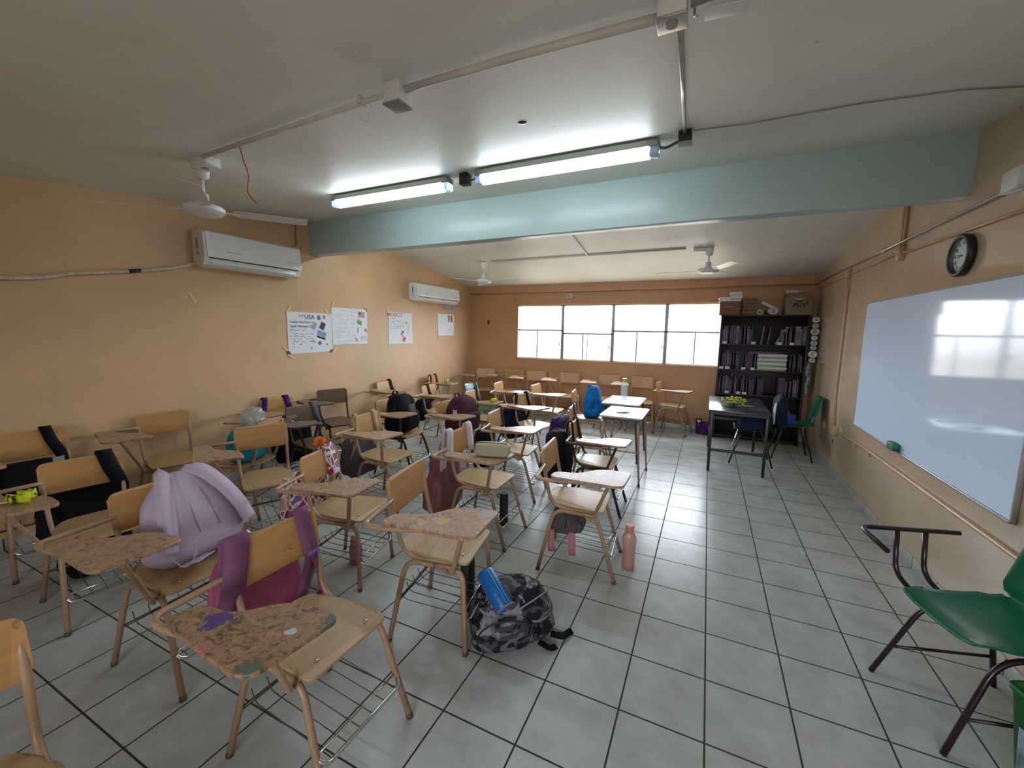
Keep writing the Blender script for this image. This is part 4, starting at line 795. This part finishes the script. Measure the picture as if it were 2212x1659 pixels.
# beige pencil case on the tablet
c = CW('G15', (.20, -.29, .722)); t = thing('pencil_case', 'beige fabric pencil case on a chair tablet', 'pencil case', c, P['G15'][2]+.25)
MB().soft((0, 0, .045), (.24, .095, .092), e=.38, nz=.012, seed=40, n=10).obj('body', mat('cream_canvas', (.42, .36, .24), .75, var=.05, bump=.2), t)
MB().tube(fillet([(-.115, -.012, .06), (-.10, -.014, .092), (.10, -.012, .092), (.115, -.01, .07)], .02), .0025, 6).obj('zip', F_DRED, t)
MB().ribbon(spline([(-.10, 0, .09), (-.125, 0, .085), (-.128, 0, .05)]), .012, .003, (0, 1, 0)).obj('pull_tab', F_DRED, t)

# ------------------------------------------------------------------ bottles, flowers and small things
def flask(label, loc, r, h, m_, capm, cat='thermos', loop=True):
    t = thing('thermos', label, cat, loc)
    MB().lathe([(r*.9, 0), (r, .006), (r, h*.80), (r*.93, h*.83)], (0, 0, 0), 22).obj('body', m_, t)
    MB().lathe([(r*.93, h*.825), (r*.97, h*.84), (r*.97, h*.97), (r*.85, h)], (0, 0, 0), 22).obj('cap', capm, t)
    if loop: MB().tube(spline([(-r*.9, 0, h*.95), (-r*1.6, 0, h*.93), (-r*1.6, 0, h*.84), (-r*.95, 0, h*.82)]), .004, 6).obj('carry_loop', capm, t)
    return t
flask('tall black thermos under the yellow-stained tablet chair', (-1.256, -.36, 0), .042, .33, M_BLACK, M_BLACK)
flask('black thermos on the floor beneath the beige pencil case chair', (-1.511, .623, 0), .036, .27, M_BLACK, M_BLACK)
t = flask('dark purple bottle with pale lid mark on the floor by the window wall', (-.14, 4.86, 0), .042, .24, mat('purple_bottle', (.035, .012, .06), .3), mat('purple_bottle', (.04, .01, .06), .3), 'bottle')
MB().box((.0, -.040, .205), (.05, .008, .028), bev=.002).obj('pale_band', M_WHITE, t)
t = thing('water_bottle', 'translucent pink water bottle standing in the aisle', 'bottle', (-.483, .45, 0))
MB().lathe([(.036, 0), (.042, .006), (.042, .05), (.040, .10), (.044, .15), (.047, .19), (.044, .22), (.030, .25), (.026, .258)], (0, 0, 0), 28).obj('body', mat('pink_translucent', (.72, .38, .34), .25, alpha=.72, trans=.2), t)
MB().lathe([(.027, .255), (.029, .26), (.029, .30), (.027, .303)], (0, 0, 0), 24).obj('cap', mat('coral_cap', (.62, .22, .17), .45), t)
MB().lathe([(.034, .004), (.039, .01), (.039, .14), (.036, .142)], (0, 0, 0), 24).obj('milky_liquid', mat('pale_pink_liquid', (.62, .42, .38), .5), t)
t = thing('water_bottle', 'clear water bottle with green lid on the far white-topped desk', 'bottle', (-1.03, 3.13, .722))
MB().lathe([(.040, 0), (.044, .006), (.044, .10), (.040, .12), (.044, .15), (.046, .18), (.040, .205), (.024, .225), (.023, .235)], (0, 0, 0), 24).obj('body', mat('clear_bottle', (.75, .85, .9), .1, alpha=.35), t)
MB().lathe([(.026, .232), (.027, .236), (.027, .27), (.024, .273)], (0, 0, 0), 24).obj('cap', mat('lime_cap', (.28, .45, .04), .4), t)
t = thing('water_bottle', 'small pink bottle with ear-shaped lid under the heart-print chair', 'bottle', (-2.16, -.33, 0))
MB().lathe([(.036, 0), (.042, .006), (.044, .08), (.040, .12), (.028, .135)], (0, 0, 0), 20).obj('body', mat('pink_bottle', (.5, .16, .2), .4, alpha=.8), t)
MB().lathe([(.03, .13), (.034, .135), (.034, .165), (.02, .175)], (0, 0, 0), 18).ball((-.024, 0, .175), .012).ball((.024, 0, .175), .012).obj('cap', mat('pale_pink_cap', (.5, .25, .26), .5), t)
def crumple(label, loc, r, col, stem=None):
    t = thing('paper_flower', label, 'paper flower', loc); m = MB(); m_ = mat('neon_yellow_paper' if col is None else 'p', col or (.62, .68, .02), .6)
    for q in range(14):
        a = q*2.4; rr_ = r*(.5+.5*((q*7) % 5)/5); pts = [(rr_*.2*math.cos(a), rr_*.2*math.sin(a), r*.1), (rr_*.6*math.cos(a+.2), rr_*.6*math.sin(a+.2), r*(.5+.4*((q*3) % 4)/4)), (rr_*math.cos(a), rr_*math.sin(a), r*(.3+.7*((q*5) % 4)/4)), (rr_*1.05*math.cos(a+.3), rr_*1.05*math.sin(a+.3), r*.25)]
        m.ribbon(spline(pts, 4), r*.75, .001, (-math.sin(a), math.cos(a), .35))
    m.obj('petals', m_, t)
    if stem: MB().tube(spline([(0, 0, .012), (stem[0]*.5, stem[1]*.5, .01), (stem[0], stem[1], .006)]), .004, 6).obj('stem', M_TAPE, t)
    return t
crumple('crumpled neon yellow paper flower on the tablet at the left edge', CW('G2', (.16, -.27, .722)), .055, None, (-.08, -.24))
crumple('small yellow paper flower on a tablet in the middle distance', CW('G20', (.22, -.26, .722)), .045, None)
t = thing('cup', 'pale yellow cup on the tablet near the left far corner', 'cup', CW('G13', (.15, -.3, .722)))
MB().lathe([(.03, 0), (.034, .004), (.038, .07), (.034, .072), (.03, .01)], (0, 0, 0), 18).obj('body', mat('yellow_plastic', (.55, .45, .05), .4), t)
def desk(label, x0, x1, y0, y1, h, topm, splay, legm, bar=True, taper=None):
    t = thing('student_desk', label, 'desk', ((x0+x1)/2, (y0+y1)/2, 0)); X, Y = (x1-x0)/2, (y1-y0)/2
    O = taper or arc_outline([(-X, -Y), (X, -Y), (X, Y), (-X, Y)], [.03]*4)
    MB().prism(O, h-.018, h, bev=.004).obj('desk_top', topm, t)
    MB().prism([(a*.9, b*.9) for a, b in O], h-.05, h-.02, bev=.004).obj('book_box', mat('desk_tray', (.13, .08, .06), .4), t)
    for sx in (-1, 1):
        for sy in (-1, 1):
            l = MB().tube([(sx*(X-.05), sy*(Y-.06), h-.03), (sx*(X+splay-.02), sy*(Y+splay-.04), 0)], [.016, .009], 10).obj('leg', legm, t)
            MB().lathe([(.011, 0), (.012, .01), (.010, .03)], (sx*(X+splay-.02), sy*(Y+splay-.04), 0), 10).obj('foot_cap', M_BLACK, l)
    if bar: MB().tube([(-X, -Y+.0, .36), (X-.01, -Y+.0, .36)], .008, 8).obj('stretcher', legm, t)
    return t
M_LAM = mat('white_laminate', (.55, .52, .50), .16)
desk('near white-topped student desk with tapered metal legs in the right column', -1.08, -.64, 1.98, 2.60, .72, M_LAM, .02, M_TUBE)
desk('far white-topped student desk holding the clear water bottle', -1.24, -.78, 2.76, 3.44, .72, M_LAM, .02, M_DTUBE, False)
t = thing('pen', 'dark marker pen lying on the near white-topped desk', 'pen', (-.87, 2.2, .722), .5); MB().tube([(-.07, 0, .006), (.05, 0, .006)], .006, 8).obj('barrel', M_INK, t); MB().tube([(.05, 0, .006), (.07, 0, .006)], .007, 8).obj('cap', M_GREY, t); MB().box((.0, -.015, .004), (.05, .006, .004), rz=-.6).obj('clip', M_INK, t)
m = MB()
for q in range(9): a = q*.7; m.tube(spline([(0, 0, 0), (.02*math.cos(a), .02*math.sin(a), .05), (.05*math.cos(a), .05*math.sin(a), .03+.01*(q % 3))]), .0015, 4)
o = m.obj('wire_strands', mat('shiny_strand', (.6, .6, .55), .2, .6), label='shiny curled strands on the black tablet', cat='wire'); o.location = CW('G8', (.05, -.30, .722))

# ------------------------------------------------------------------ teacher corner
t = thing('teacher_desk', 'black teacher desk with a bunch of yellow flowers on it', 'desk', (.28, 3.5, 0))
M_DESK = mat('dark_grey_laminate', (.045, .05, .055), .22); M_DK = mat('black_steel', (.012, .009, .010), .35)
MB().box((0, 0, .71), (.62, 1.2, .02), bev=.003).obj('desk_top', M_DESK, t)
MB().box((0, -.58, .686), (.54, .025, .028)).obj('apron', M_DK, t); MB().box((0, .58, .686), (.54, .025, .028)).obj('apron', M_DK, t); MB().box((-.27, 0, .686), (.02, 1.14, .028)).obj('apron', M_DK, t)
for sx, sy in ((-1, -1), (1, -1), (-1, 1), (1, 1)): MB().box((sx*.275, sy*.565, .35), (.03, .03, .70), bev=.003).obj('leg', M_DK, t)
MB().box((0, -.565, .25), (.54, .025, .03)).obj('stretcher', M_DK, t); MB().box((0, .565, .42), (.54, .025, .03)).obj('stretcher', M_DK, t); MB().box((-.275, 0, .30), (.02, 1.1, .03)).obj('stretcher', M_DK, t)
t = thing('flower_bunch', 'bunch of yellow flowers lying on the black teacher desk', 'flowers', (.22, 3.28, .722), .2)
rnd = random.Random(3); gl = MB(); sm_ = MB()
for q in range(34):
    a = rnd.uniform(0, 2*PI); d = rnd.uniform(.01, .11); h = rnd.uniform(.02, .10)*(1-d*4)+.03
    p0 = Vector((d*1.35*math.cos(a), d*math.sin(a), h)); gl.ball(p0, .014, 0, (1, 1, .7), 6)
    for k in range(5): b = k*1.256+q; gl.ribbon([p0, p0+Vector((.018*math.cos(b), .018*math.sin(b), .008))], .011, .001, (-math.sin(b), math.cos(b), 0))
for q in range(26): a = rnd.uniform(0, 2*PI); r_ = rnd.uniform(.06, .17); sm_.ribbon(spline([(0, 0, .02), (r_*.6*math.cos(a), r_*.5*math.sin(a), .04), (r_*math.cos(a), r_*.8*math.sin(a), .012)]), .014, .001, (-math.sin(a), math.cos(a), 0))
gl.obj('blossoms', mat('yellow_petal', (.55, .48, .03), .6), t); sm_.obj('leaves', mat('leaf_green', (.03, .09, .02), .6), t)
st = MB()
for q in range(7): st.tube([(.06, -.02+q*.006, .01+.003*(q % 3)), (.24, .02+q*.012, .006+.004*(q % 2))], .003, 5)
st.obj('stems', mat('pale_stem', (.4, .42, .3), .6), t)
M_GPL = mat('green_plastic', (.004, .125, .055), .28, var=.08); M_GPL2 = mat('dark_green_plastic', (.006, .10, .05), .3)
def shell(Wd=.40, back_h=.36, hole=True):
    prof = []
    for i in range(31):
        u = i/30
        if u < .5: q = u/.5; x = .20-.36*q; z = .44-.022*math.sin(q*PI)-.018*max(0, 1-q*6)
        elif u < .64: q = (u-.5)/.14; x = -.16-.055*math.sin(q*PI/2); z = .44+.06*(1-math.cos(q*PI/2))
        else: q = (u-.64)/.36; x = -.215-.085*q; z = .50+back_h*q*.92
        prof.append((x, z, u))
    bm = bmesh.new(); g = []
    for x, z, u in prof:
        wv = Wd*(1-.16*max(0, (u-.3)/.7)) if u < .9 else Wd*(.84-.5*(u-.9))
        if u < .12: wv = Wd*(.88+u)
        if .44 < u < .66: wv *= .90
        row = []
        for j in range(21):
            v = -1+2*j/20; cv = abs(v)**3
            row.append(bm.verts.new((x+(cv*.03 if u > .6 else 0), v*wv/2, z+(cv*.022 if u < .55 else 0))))
        g.append(row)
    for i in range(30):
        for j in range(20):
            if hole and 18 <= i <= 20 and 7 <= j <= 12: continue
            f = bm.faces.new((g[i][j], g[i][j+1], g[i+1][j+1], g[i+1][j])); f.smooth = True
    bmesh.ops.recalc_face_normals(bm, faces=bm.faces[:])
    top = bm.faces[:]; r = bmesh.ops.solidify(bm, geom=top, thickness=.006)
    m = MB(); m.bm.free(); m.bm = bm; return m
# the green chair in the foreground, its writing tablet missing
t = thing('armchair_frame_chair', 'green plastic chair with brown tube frame and bare tablet arm at right front', 'chair', (1.02, -.04, 0), math.radians(196))
M_BRT = mat('dark_maroon_tube', (.022, .010, .014), .3)
o = shell(.40, .34).obj('seat_shell', M_GPL, t); R_ = .011
for sy in (-1, 1):
    MB().tube(fillet([(.26, sy*.20, 0), (.10, sy*.165, .40), (-.13, sy*.165, .40)], .10), R_, 12).obj('leg', M_BRT, t)
    MB().tube(fillet([(-.24, sy*.20, 0), (-.15, sy*.165, .40), (.0, sy*.165, .402)], .06), R_, 12).obj('leg', M_BRT, t)
MB().tube([(.20, .185, .15), (-.205, .195, .15)], .007, 8).obj('side_stretcher', M_BRT, t); MB().tube([(.20, -.185, .15), (-.205, -.195, .15)], .007, 8).obj('side_stretcher', M_BRT, t)
arm = MB().tube(fillet([(.33, -.10, .655), (.30, -.33, .66), (-.12, -.33, .665)], .045), R_, 12).obj('tablet_rail', M_BRT, t)
for x in (.14, .02): MB().tube(fillet([(x, -.33, .66), (x, -.31, .45), (x-.02, -.19, .40)], .06), R_, 12).obj('rail_post', M_BRT, t)
# bin
t = thing('waste_bin', 'green plastic bin with blue and white label at the bottom right corner', 'bin', (1.12, -.42, 0), .35)
M_BIN = mat('leaf_green_plastic', (.01, .14, .02), .35, var=.1)
def bin_ring(s_, z): return [Vector((a*s_, b*s_, z)) for a, b in arc_outline([(-.13, -.15), (.13, -.15), (.13, .15), (-.13, .15)], [.04]*4, 5)]
m = MB(); rs = [bin_ring(s_, z) for s_, z in ((.74, 0), (.78, .01), (1.0, .36), (1.05, .365), (1.05, .38), (.96, .38), (.94, .35), (.72, .02))]
vr = [[m.bm.verts.new(p) for p in r_] for r_ in rs]; n_ = len(vr[0])
for i in range(len(vr)-1):
    for k in range(n_): f = m.bm.faces.new((vr[i][k], vr[i][(k+1) % n_], vr[i+1][(k+1) % n_], vr[i+1][k])); f.smooth = True
m.bm.faces.new(vr[0][::-1]); m.bm.faces.new(vr[-1]); m.obj('body', M_BIN, t)
lb = MB().box((-.1215, 0, .17), (.004, .19, .17), M=Matrix.Rotation(-.085, 4, 'Y'), bev=.001).obj('label_panel', mat('pale_blue_label', (.25, .38, .42), .4, var=.5, scale=14), t)
MB().box((-.1255, -.03, .12), (.003, .13, .03), M=Matrix.Rotation(-.085, 4, 'Y') @ Matrix.Rotation(-.5, 4, 'X')).obj('blue_band', mat('label_blue', (.02, .03, .35), .4), lb)
MB().box((-.127, 0, .255), (.003, .19, .025), M=Matrix.Rotation(-.085, 4, 'Y')).obj('dark_blue_edge', mat('label_navy', (.01, .04, .14), .4), lb)
# chair behind the teacher desk
t = thing('desk_chair', 'dark shell chair with steel-tipped legs behind the teacher desk', 'chair', (.47, 3.50, 0), PI)
M_DSH = mat('black_shell', (.008, .012, .010), .4)
shell(.40, .34, False).obj('seat_shell', M_DSH, t)
for sx, sy in ((.24, .19), (.24, -.19), (-.22, .2), (-.22, -.2)):
    l = MB().tube([(sx*.5, sy*.8, .42), (sx, sy, 0)], .010, 8).obj('leg', M_DK if sx < 0 or sy > 0 else M_CHROME, t); MB().lathe([(.013, 0), (.012, .012)], (sx, sy, 0), 8).obj('foot_cap', M_WHITE, l)
t = pack('bag', 'navy blue bag on the dark chair under the teacher desk', 'bag', (.44, 3.38, .46), PI, (.26, .30, .15), fab('dull_navy', (.012, .025, .06)), 50, False, False)
t = thing('jacket', 'navy jacket with white stripes draped over the back of the dark chair', 'jacket', (.74, 3.5, .5))
MB().soft((0, 0, .17), (.13, .46, .40), e=.5, taper=.1, nz=.05, seed=51, n=14).obj('jacket_body', fab('jacket_navy', (.012, .016, .028)), t)
for q in range(3):
    z = .10+q*.0; MB().tube(spline([(-.075, -.21+q*.045, .05+q*.02), (-.07, -.17+q*.05, .20), (-.045, -.12+q*.05, .31), (.0, -.08+q*.05, .372)]), .007, 6).obj('white_stripe', M_WHITE, t)
t = thing('plastic_chair', 'green plastic chair in front of the bookcase beside the right wall', 'chair', (.96, 4.02, 0), PI)
shell(.40, .34, True).obj('seat_shell', M_GPL2, t)
for sx, sy in ((.22, .18), (.22, -.18), (-.22, .19), (-.22, -.19)): MB().tube([(sx*.5, sy*.85, .42), (sx, sy, 0)], .010, 8).obj('leg', M_DK, t)
t = thing('box', 'blue box with beige item on the green chair by the bookcase', 'box', (.90, 3.95, .445), .3); MB().box((0, 0, .07), (.12, .14, .13), bev=.008).obj('body', mat('mid_blue', (.01, .05, .30), .5), t); MB().box((-.02, .02, .15), (.05, .05, .04), bev=.004).obj('beige_top', F_BEIGE, t)
t = thing('plastic_chair', 'small green plastic chair among the far left desks', 'chair', (-3.02, 3.02, 0), -.1)
shell(.38, .32, True).obj('seat_shell', M_GPL2, t)
for sx, sy in ((.22, .18), (.22, -.18), (-.22, .19), (-.22, -.19)): MB().tube([(sx*.5, sy*.85, .42), (sx, sy, 0)], .010, 8).obj('leg', M_TUBE, t)

# ------------------------------------------------------------------ bookcase and its contents
bx0, bx1, by0, by1, bh = .06, 1.165, 4.67, 4.99, 1.86
t = thing('bookcase', 'tall dark open bookcase full of booklets against the window wall', 'bookcase', ((bx0+bx1)/2, (by0+by1)/2, 0)); bc = Vector(t.location)
def bxl(x0, x1, y0, y1, z0, z1): return MB().box(((x0+x1)/2-bc.x, (y0+y1)/2-bc.y, (z0+z1)/2), (x1-x0, y1-y0, z1-z0), bev=.0015)
bxl(bx0, bx0+.025, by0, by1, 0, bh-.02).obj('side_panel', M_SHELF, t); bxl(bx1-.025, bx1, by0, by1, 0, bh-.02).obj('side_panel', M_SHELF, t); bxl(bx0, bx1, by1-.01, by1, 0, bh-.02).obj('back_panel', M_SHELF, t)
LV = [.06, .37, .70, 1.065, 1.44]
bxl(bx0-.005, bx1+.005, by0-.005, by1, bh-.02, bh).obj('shelf', M_SHELF, t)
for z in LV: bxl(bx0+.026, bx1-.026, by0+.004, by1-.011, z-.02, z).obj('shelf', M_SHELF, t)
rnd = random.Random(11)
for z, xs in ((1.44, (.13, .50, .82, .97)), (1.065, (.11, .19, .40, .52)), (.70, (.21, .36, .44))):
    for x in xs: MB().box((x-bc.x, by0-.003-bc.y, z+.018), (.055, .003, .036)).obj('shelf_label', M_PAPER2, t)
M_BK = [mat('booklet_purple', (.085, .05, .10), .6, var=.3, scale=30), mat('booklet_grey', (.13, .11, .14), .6, var=.3, scale=30), mat('booklet_plum', (.07, .03, .07), .6, var=.3, scale=30), mat('booklet_white', (.24, .22, .25), .6, var=.2, scale=30), mat('booklet_dark', (.03, .025, .04), .6)]
grp = {1.44: 'booklets on the top shelf', 1.065: 'booklets on the second shelf', .70: 'booklets on the third shelf'}
nth = {1.44: 'top', 1.065: 'second', .70: 'third'}
tint = ['purple', 'grey', 'plum', 'pale', 'dark']
books = {}
def book(kind, z, x, w_, h, lean=0, d=.22):
    key = (kind, round(h, 2), round(w_, 3))
    if key not in books:
        b = MB(); b.box((0, 0, h/2), (w_, d, h), bev=.0015); o = b.obj('booklet', M_BK[kind])
        MB().box((0, .004, h/2+.002), (w_*.6, d-.01, h)).obj('pages', M_PAPER2, o)
        MB().box((0, -d/2-.0012, h*.5), (w_*.5, .001, h*.45)).obj('spine_print', M_BK[(1, 3, 0, 0, 1)[kind]], o); books[key] = o
    else:
        s_ = books[key]; o = s_.copy(); C.objects.link(o)
        for c_ in s_.children: d_ = c_.copy(); C.objects.link(d_); d_.parent = o
    o.location = (x, by0+.03+d/2, z+abs(math.sin(lean))*w_/2+.0005); o.rotation_euler = (0, lean, 0)
    tag(o, 'thin %s booklet %s on the %s full shelf of the dark bookcase' % (tint[kind], 'leaning' if abs(lean) > .05 else 'standing upright', nth[z]), 'book', grp[z]); return o
def row(z, segs):
    for x0, x1, kinds, h in segs:
        x = x0
        while x < x1-.01:
            w_ = rnd.choice((.014, .02, .026)); hh = h-rnd.choice((0, 0, .02, .04)); k = rnd.choice(kinds)
            if rnd.random() < .16: x += .02
            book(k, z, x+w_/2, w_, hh, 0); x += w_+.0015
row(1.44, ((.09, .175, (1, 3, 0), .26), (.19, .35, (0, 3, 1, 0), .26), (.355, .50, (0, 2, 0, 1), .25), (.84, .90, (1, 3), .25), (.93, .97, (1, 2), .25), (1.01, 1.13, (1, 3, 4), .26)))
row(1.065, ((.09, .24, (4, 0, 2, 1), .26), (.26, .35, (2, 0, 4), .25), (.42, .54, (0, 2, 1), .24), (.97, 1.08, (4, 0, 4), .24)))
row(.70, ((.09, .26, (0, 1, 0, 2), .26), (.28, .33, (0, 1), .25), (.39, .56, (0, 2, 0), .25), (.60, .68, (2, 2), .26), (.84, 1.12, (0, 2, 0, 2, 1), .25)))
book(3, 1.44, .60, .014, .26, .10); book(3, 1.44, .78, .02, .28, .50); book(1, 1.44, .68, .014, .24, .12); book(3, .70, .245, .014, .28, .06); book(3, 1.065, 1.115, .014, .22, -.05)
def stack(x, y, z, n, w_, d, hs, m_, nm_, lab, grp_, cat):
    for k in range(n):
        h = hs[k % len(hs)]; o = MB().box((0, 0, h/2), (w_, d, h), bev=.0012).obj(nm_, m_[k % len(m_)]); MB().box((0, .002, h/2), (w_-.006, d-.003, h*.7)).obj('pages', M_PAPER2, o)
        o.location = (x+rnd.uniform(-.008, .008), y+rnd.uniform(-.006, .004), z); o.rotation_euler = (0, 0, rnd.uniform(-.05, .05)); z += h+.0006
        tag(o, lab, cat, grp_)
    return z
M_PA = mat('stacked_pages', (.30, .30, .285), .7, var=.12, scale=30)
zt_ = stack(.755, by0+.12, 1.065, 8, .36, .22, (.022, .03, .028, .036), (M_PA, M_PAPER2), 'paper_pad', 'pale paper pad in the lying stack on the second full shelf', 'paper pads lying on the second shelf', 'paper')
stack(.66, by0+.13, zt_, 2, .42, .24, (.02,), (M_BK[1], M_BK[2]), 'folder', 'grey folder lying on top of the pale paper pads', 'folders on the pad stack', 'folder')
# things on top
zt = bh
def cardboard(label, x0, x1, y0, y1, h, col, mark):
    t = thing('cardboard_box', label, 'cardboard box', ((x0+x1)/2, (y0+y1)/2, zt+.001)); W_, D_ = x1-x0, y1-y0; m_ = mat('cardboard_%d' % int(col[0]*1000), col, .8, var=.1)
    MB().box((0, 0, h/2), (W_, D_, h), bev=.002).obj('box_body', m_, t)
    MB().box((0, -D_*.25, h+.002), (W_, D_*.48, .003)).obj('flap', m_, t); MB().box((0, D_*.25, h+.002), (W_, D_*.48, .003)).obj('flap', m_, t)
    m = MB()
    if mark == 'line': m.box((0, -D_/2-.001, h*.6), (W_*.35, .002, .010)); m.box((W_*.38, -D_/2-.001, h*.45), (.015, .002, .02)); m.obj('printed_mark', M_GREY, t)
    else:
        for s_ in (-1, 1): m.tube([(s_*.04+.025*math.cos(a*.5), -D_/2-.001, h*.42+.03*math.sin(a*.5)) for a in range(-2, 8)], .006, 5)
        m.box((0, -D_/2-.001, h*.62), (.07, .002, .02)); m.obj('recycling_mark', M_SHELF, t); MB().box((-.0, -D_/2-.002, h*.75), (.09, .002, .010)).obj('white_strip', M_WHITE, t); MB().box((W_*.3, -D_/2-.0015, h*.55), (.025, .003, .05)).obj('hand_hole', M_BLACK, t)
    return t
cardboard('reddish cardboard box at the left end on top of the bookcase', .03, .29, by0-.02, by1, .19, (.20, .085, .055), 'line')
cardboard('large brown cardboard box at the right end on top of the bookcase', .86, 1.16, by0+.0, by1, .29, (.24, .16, .11), 'tri')
zz = stack(.42, by0+.13, zt+.001, 9, .19, .24, (.026, .024), (mat('brown_pages', (.13, .085, .06), .7, var=.1), mat('tan_pages', (.17, .115, .085), .7)), 'magazine', 'brownish magazine in the stack beside the reddish cardboard box', 'magazines on top of the bookcase', 'magazine')
zz = stack(.09, by0+.10, zt+.197, 2, .15, .2, (.03,), (M_PAPER,), 'paper_pad', 'white paper pad on the reddish cardboard box', 'white pads on the reddish box', 'paper')
stack(.23, by0+.12, zt+.197, 5, .15, .2, (.028, .024), (M_PAPER, M_PAPER2), 'paper_bundle', 'white paper bundle in the crooked pile on the reddish cardboard box', 'crooked white bundles on the reddish box', 'paper')
def roll(label, c, ax, ln, r, m_=M_PAPER2, group=None):
    t = thing('paper_roll', label, 'paper roll', c, group=group); ax = Vector(ax).normalized()
    q = ax.to_track_quat('Z', 'Y').to_matrix(); h = ln/2
    MB().lathe([(r, -h), (r, h), (r*.80, h), (r*.78, -h+.02)], (0, 0, 0), 22, M=q).obj('rolled_sheet', m_, t)
    MB().lathe([(r*.62, -h+.03), (r*.62, h-.004), (r*.48, h-.004), (r*.46, -h+.04)], (r*.05, 0, -r*.1), 18, M=q).obj('inner_turn', m_, t)
    MB().tube([q @ Vector((0, 0, -ln*.1)), q @ Vector((0, 0, ln*.1))], r*1.02, 16, cap=False).obj('paper_band', M_WHITE, t)
    return t
roll('thick white paper roll lying on top of the bookcase, end toward the room', (.70, by0+.14, zt+.052), (.15, -1, 0), .30, .048)
roll('small white paper roll beside the magazine stack on the bookcase', (.56, by0+.13, zt+.04), (-.1, -1, 0), .26, .036)
roll('narrow paper roll resting slanted on the thick roll', (.68, by0+.10, zt+.128), (1, .15, -.45), .26, .022)
roll('thin paper roll on top of the large brown cardboard box', (.98, by0+.12, zt+.325), (1, .1, 0), .24, .020)
for i, (dz, r) in enumerate(((1.79, .036), (1.71, .03), (1.63, .045), (1.545, .03), (1.475, .032), (1.41, .028), (1.32, .046), (1.235, .03))):
    roll('white paper roll wedged between bookcase and right wall, %s one from the top' % ('topmost', 'second', 'third', 'fourth', 'fifth', 'sixth', 'seventh', 'lowest')[i], (1.222, by0+.10, dz), (0, -1, 0), .30, r, M_PAPER2 if i % 3 else M_PAPER, 'paper rolls beside the bookcase')
t = thing('rolled_banner', 'folded black and white printed paper hanging below the paper rolls', 'paper', (1.205, by0+.02, .98))
MB().ribbon(spline([(.0, 0, .2), (-.02, -.01, .1), (.01, 0, .0), (-.01, -.01, -.12), (.0, 0, -.2)]), .055, .01, (1, .2, 0)).obj('folded_sheet', mat('printed_paper', (.45, .44, .42), .7, col2=(.08, .07, .07), scale=22), t)
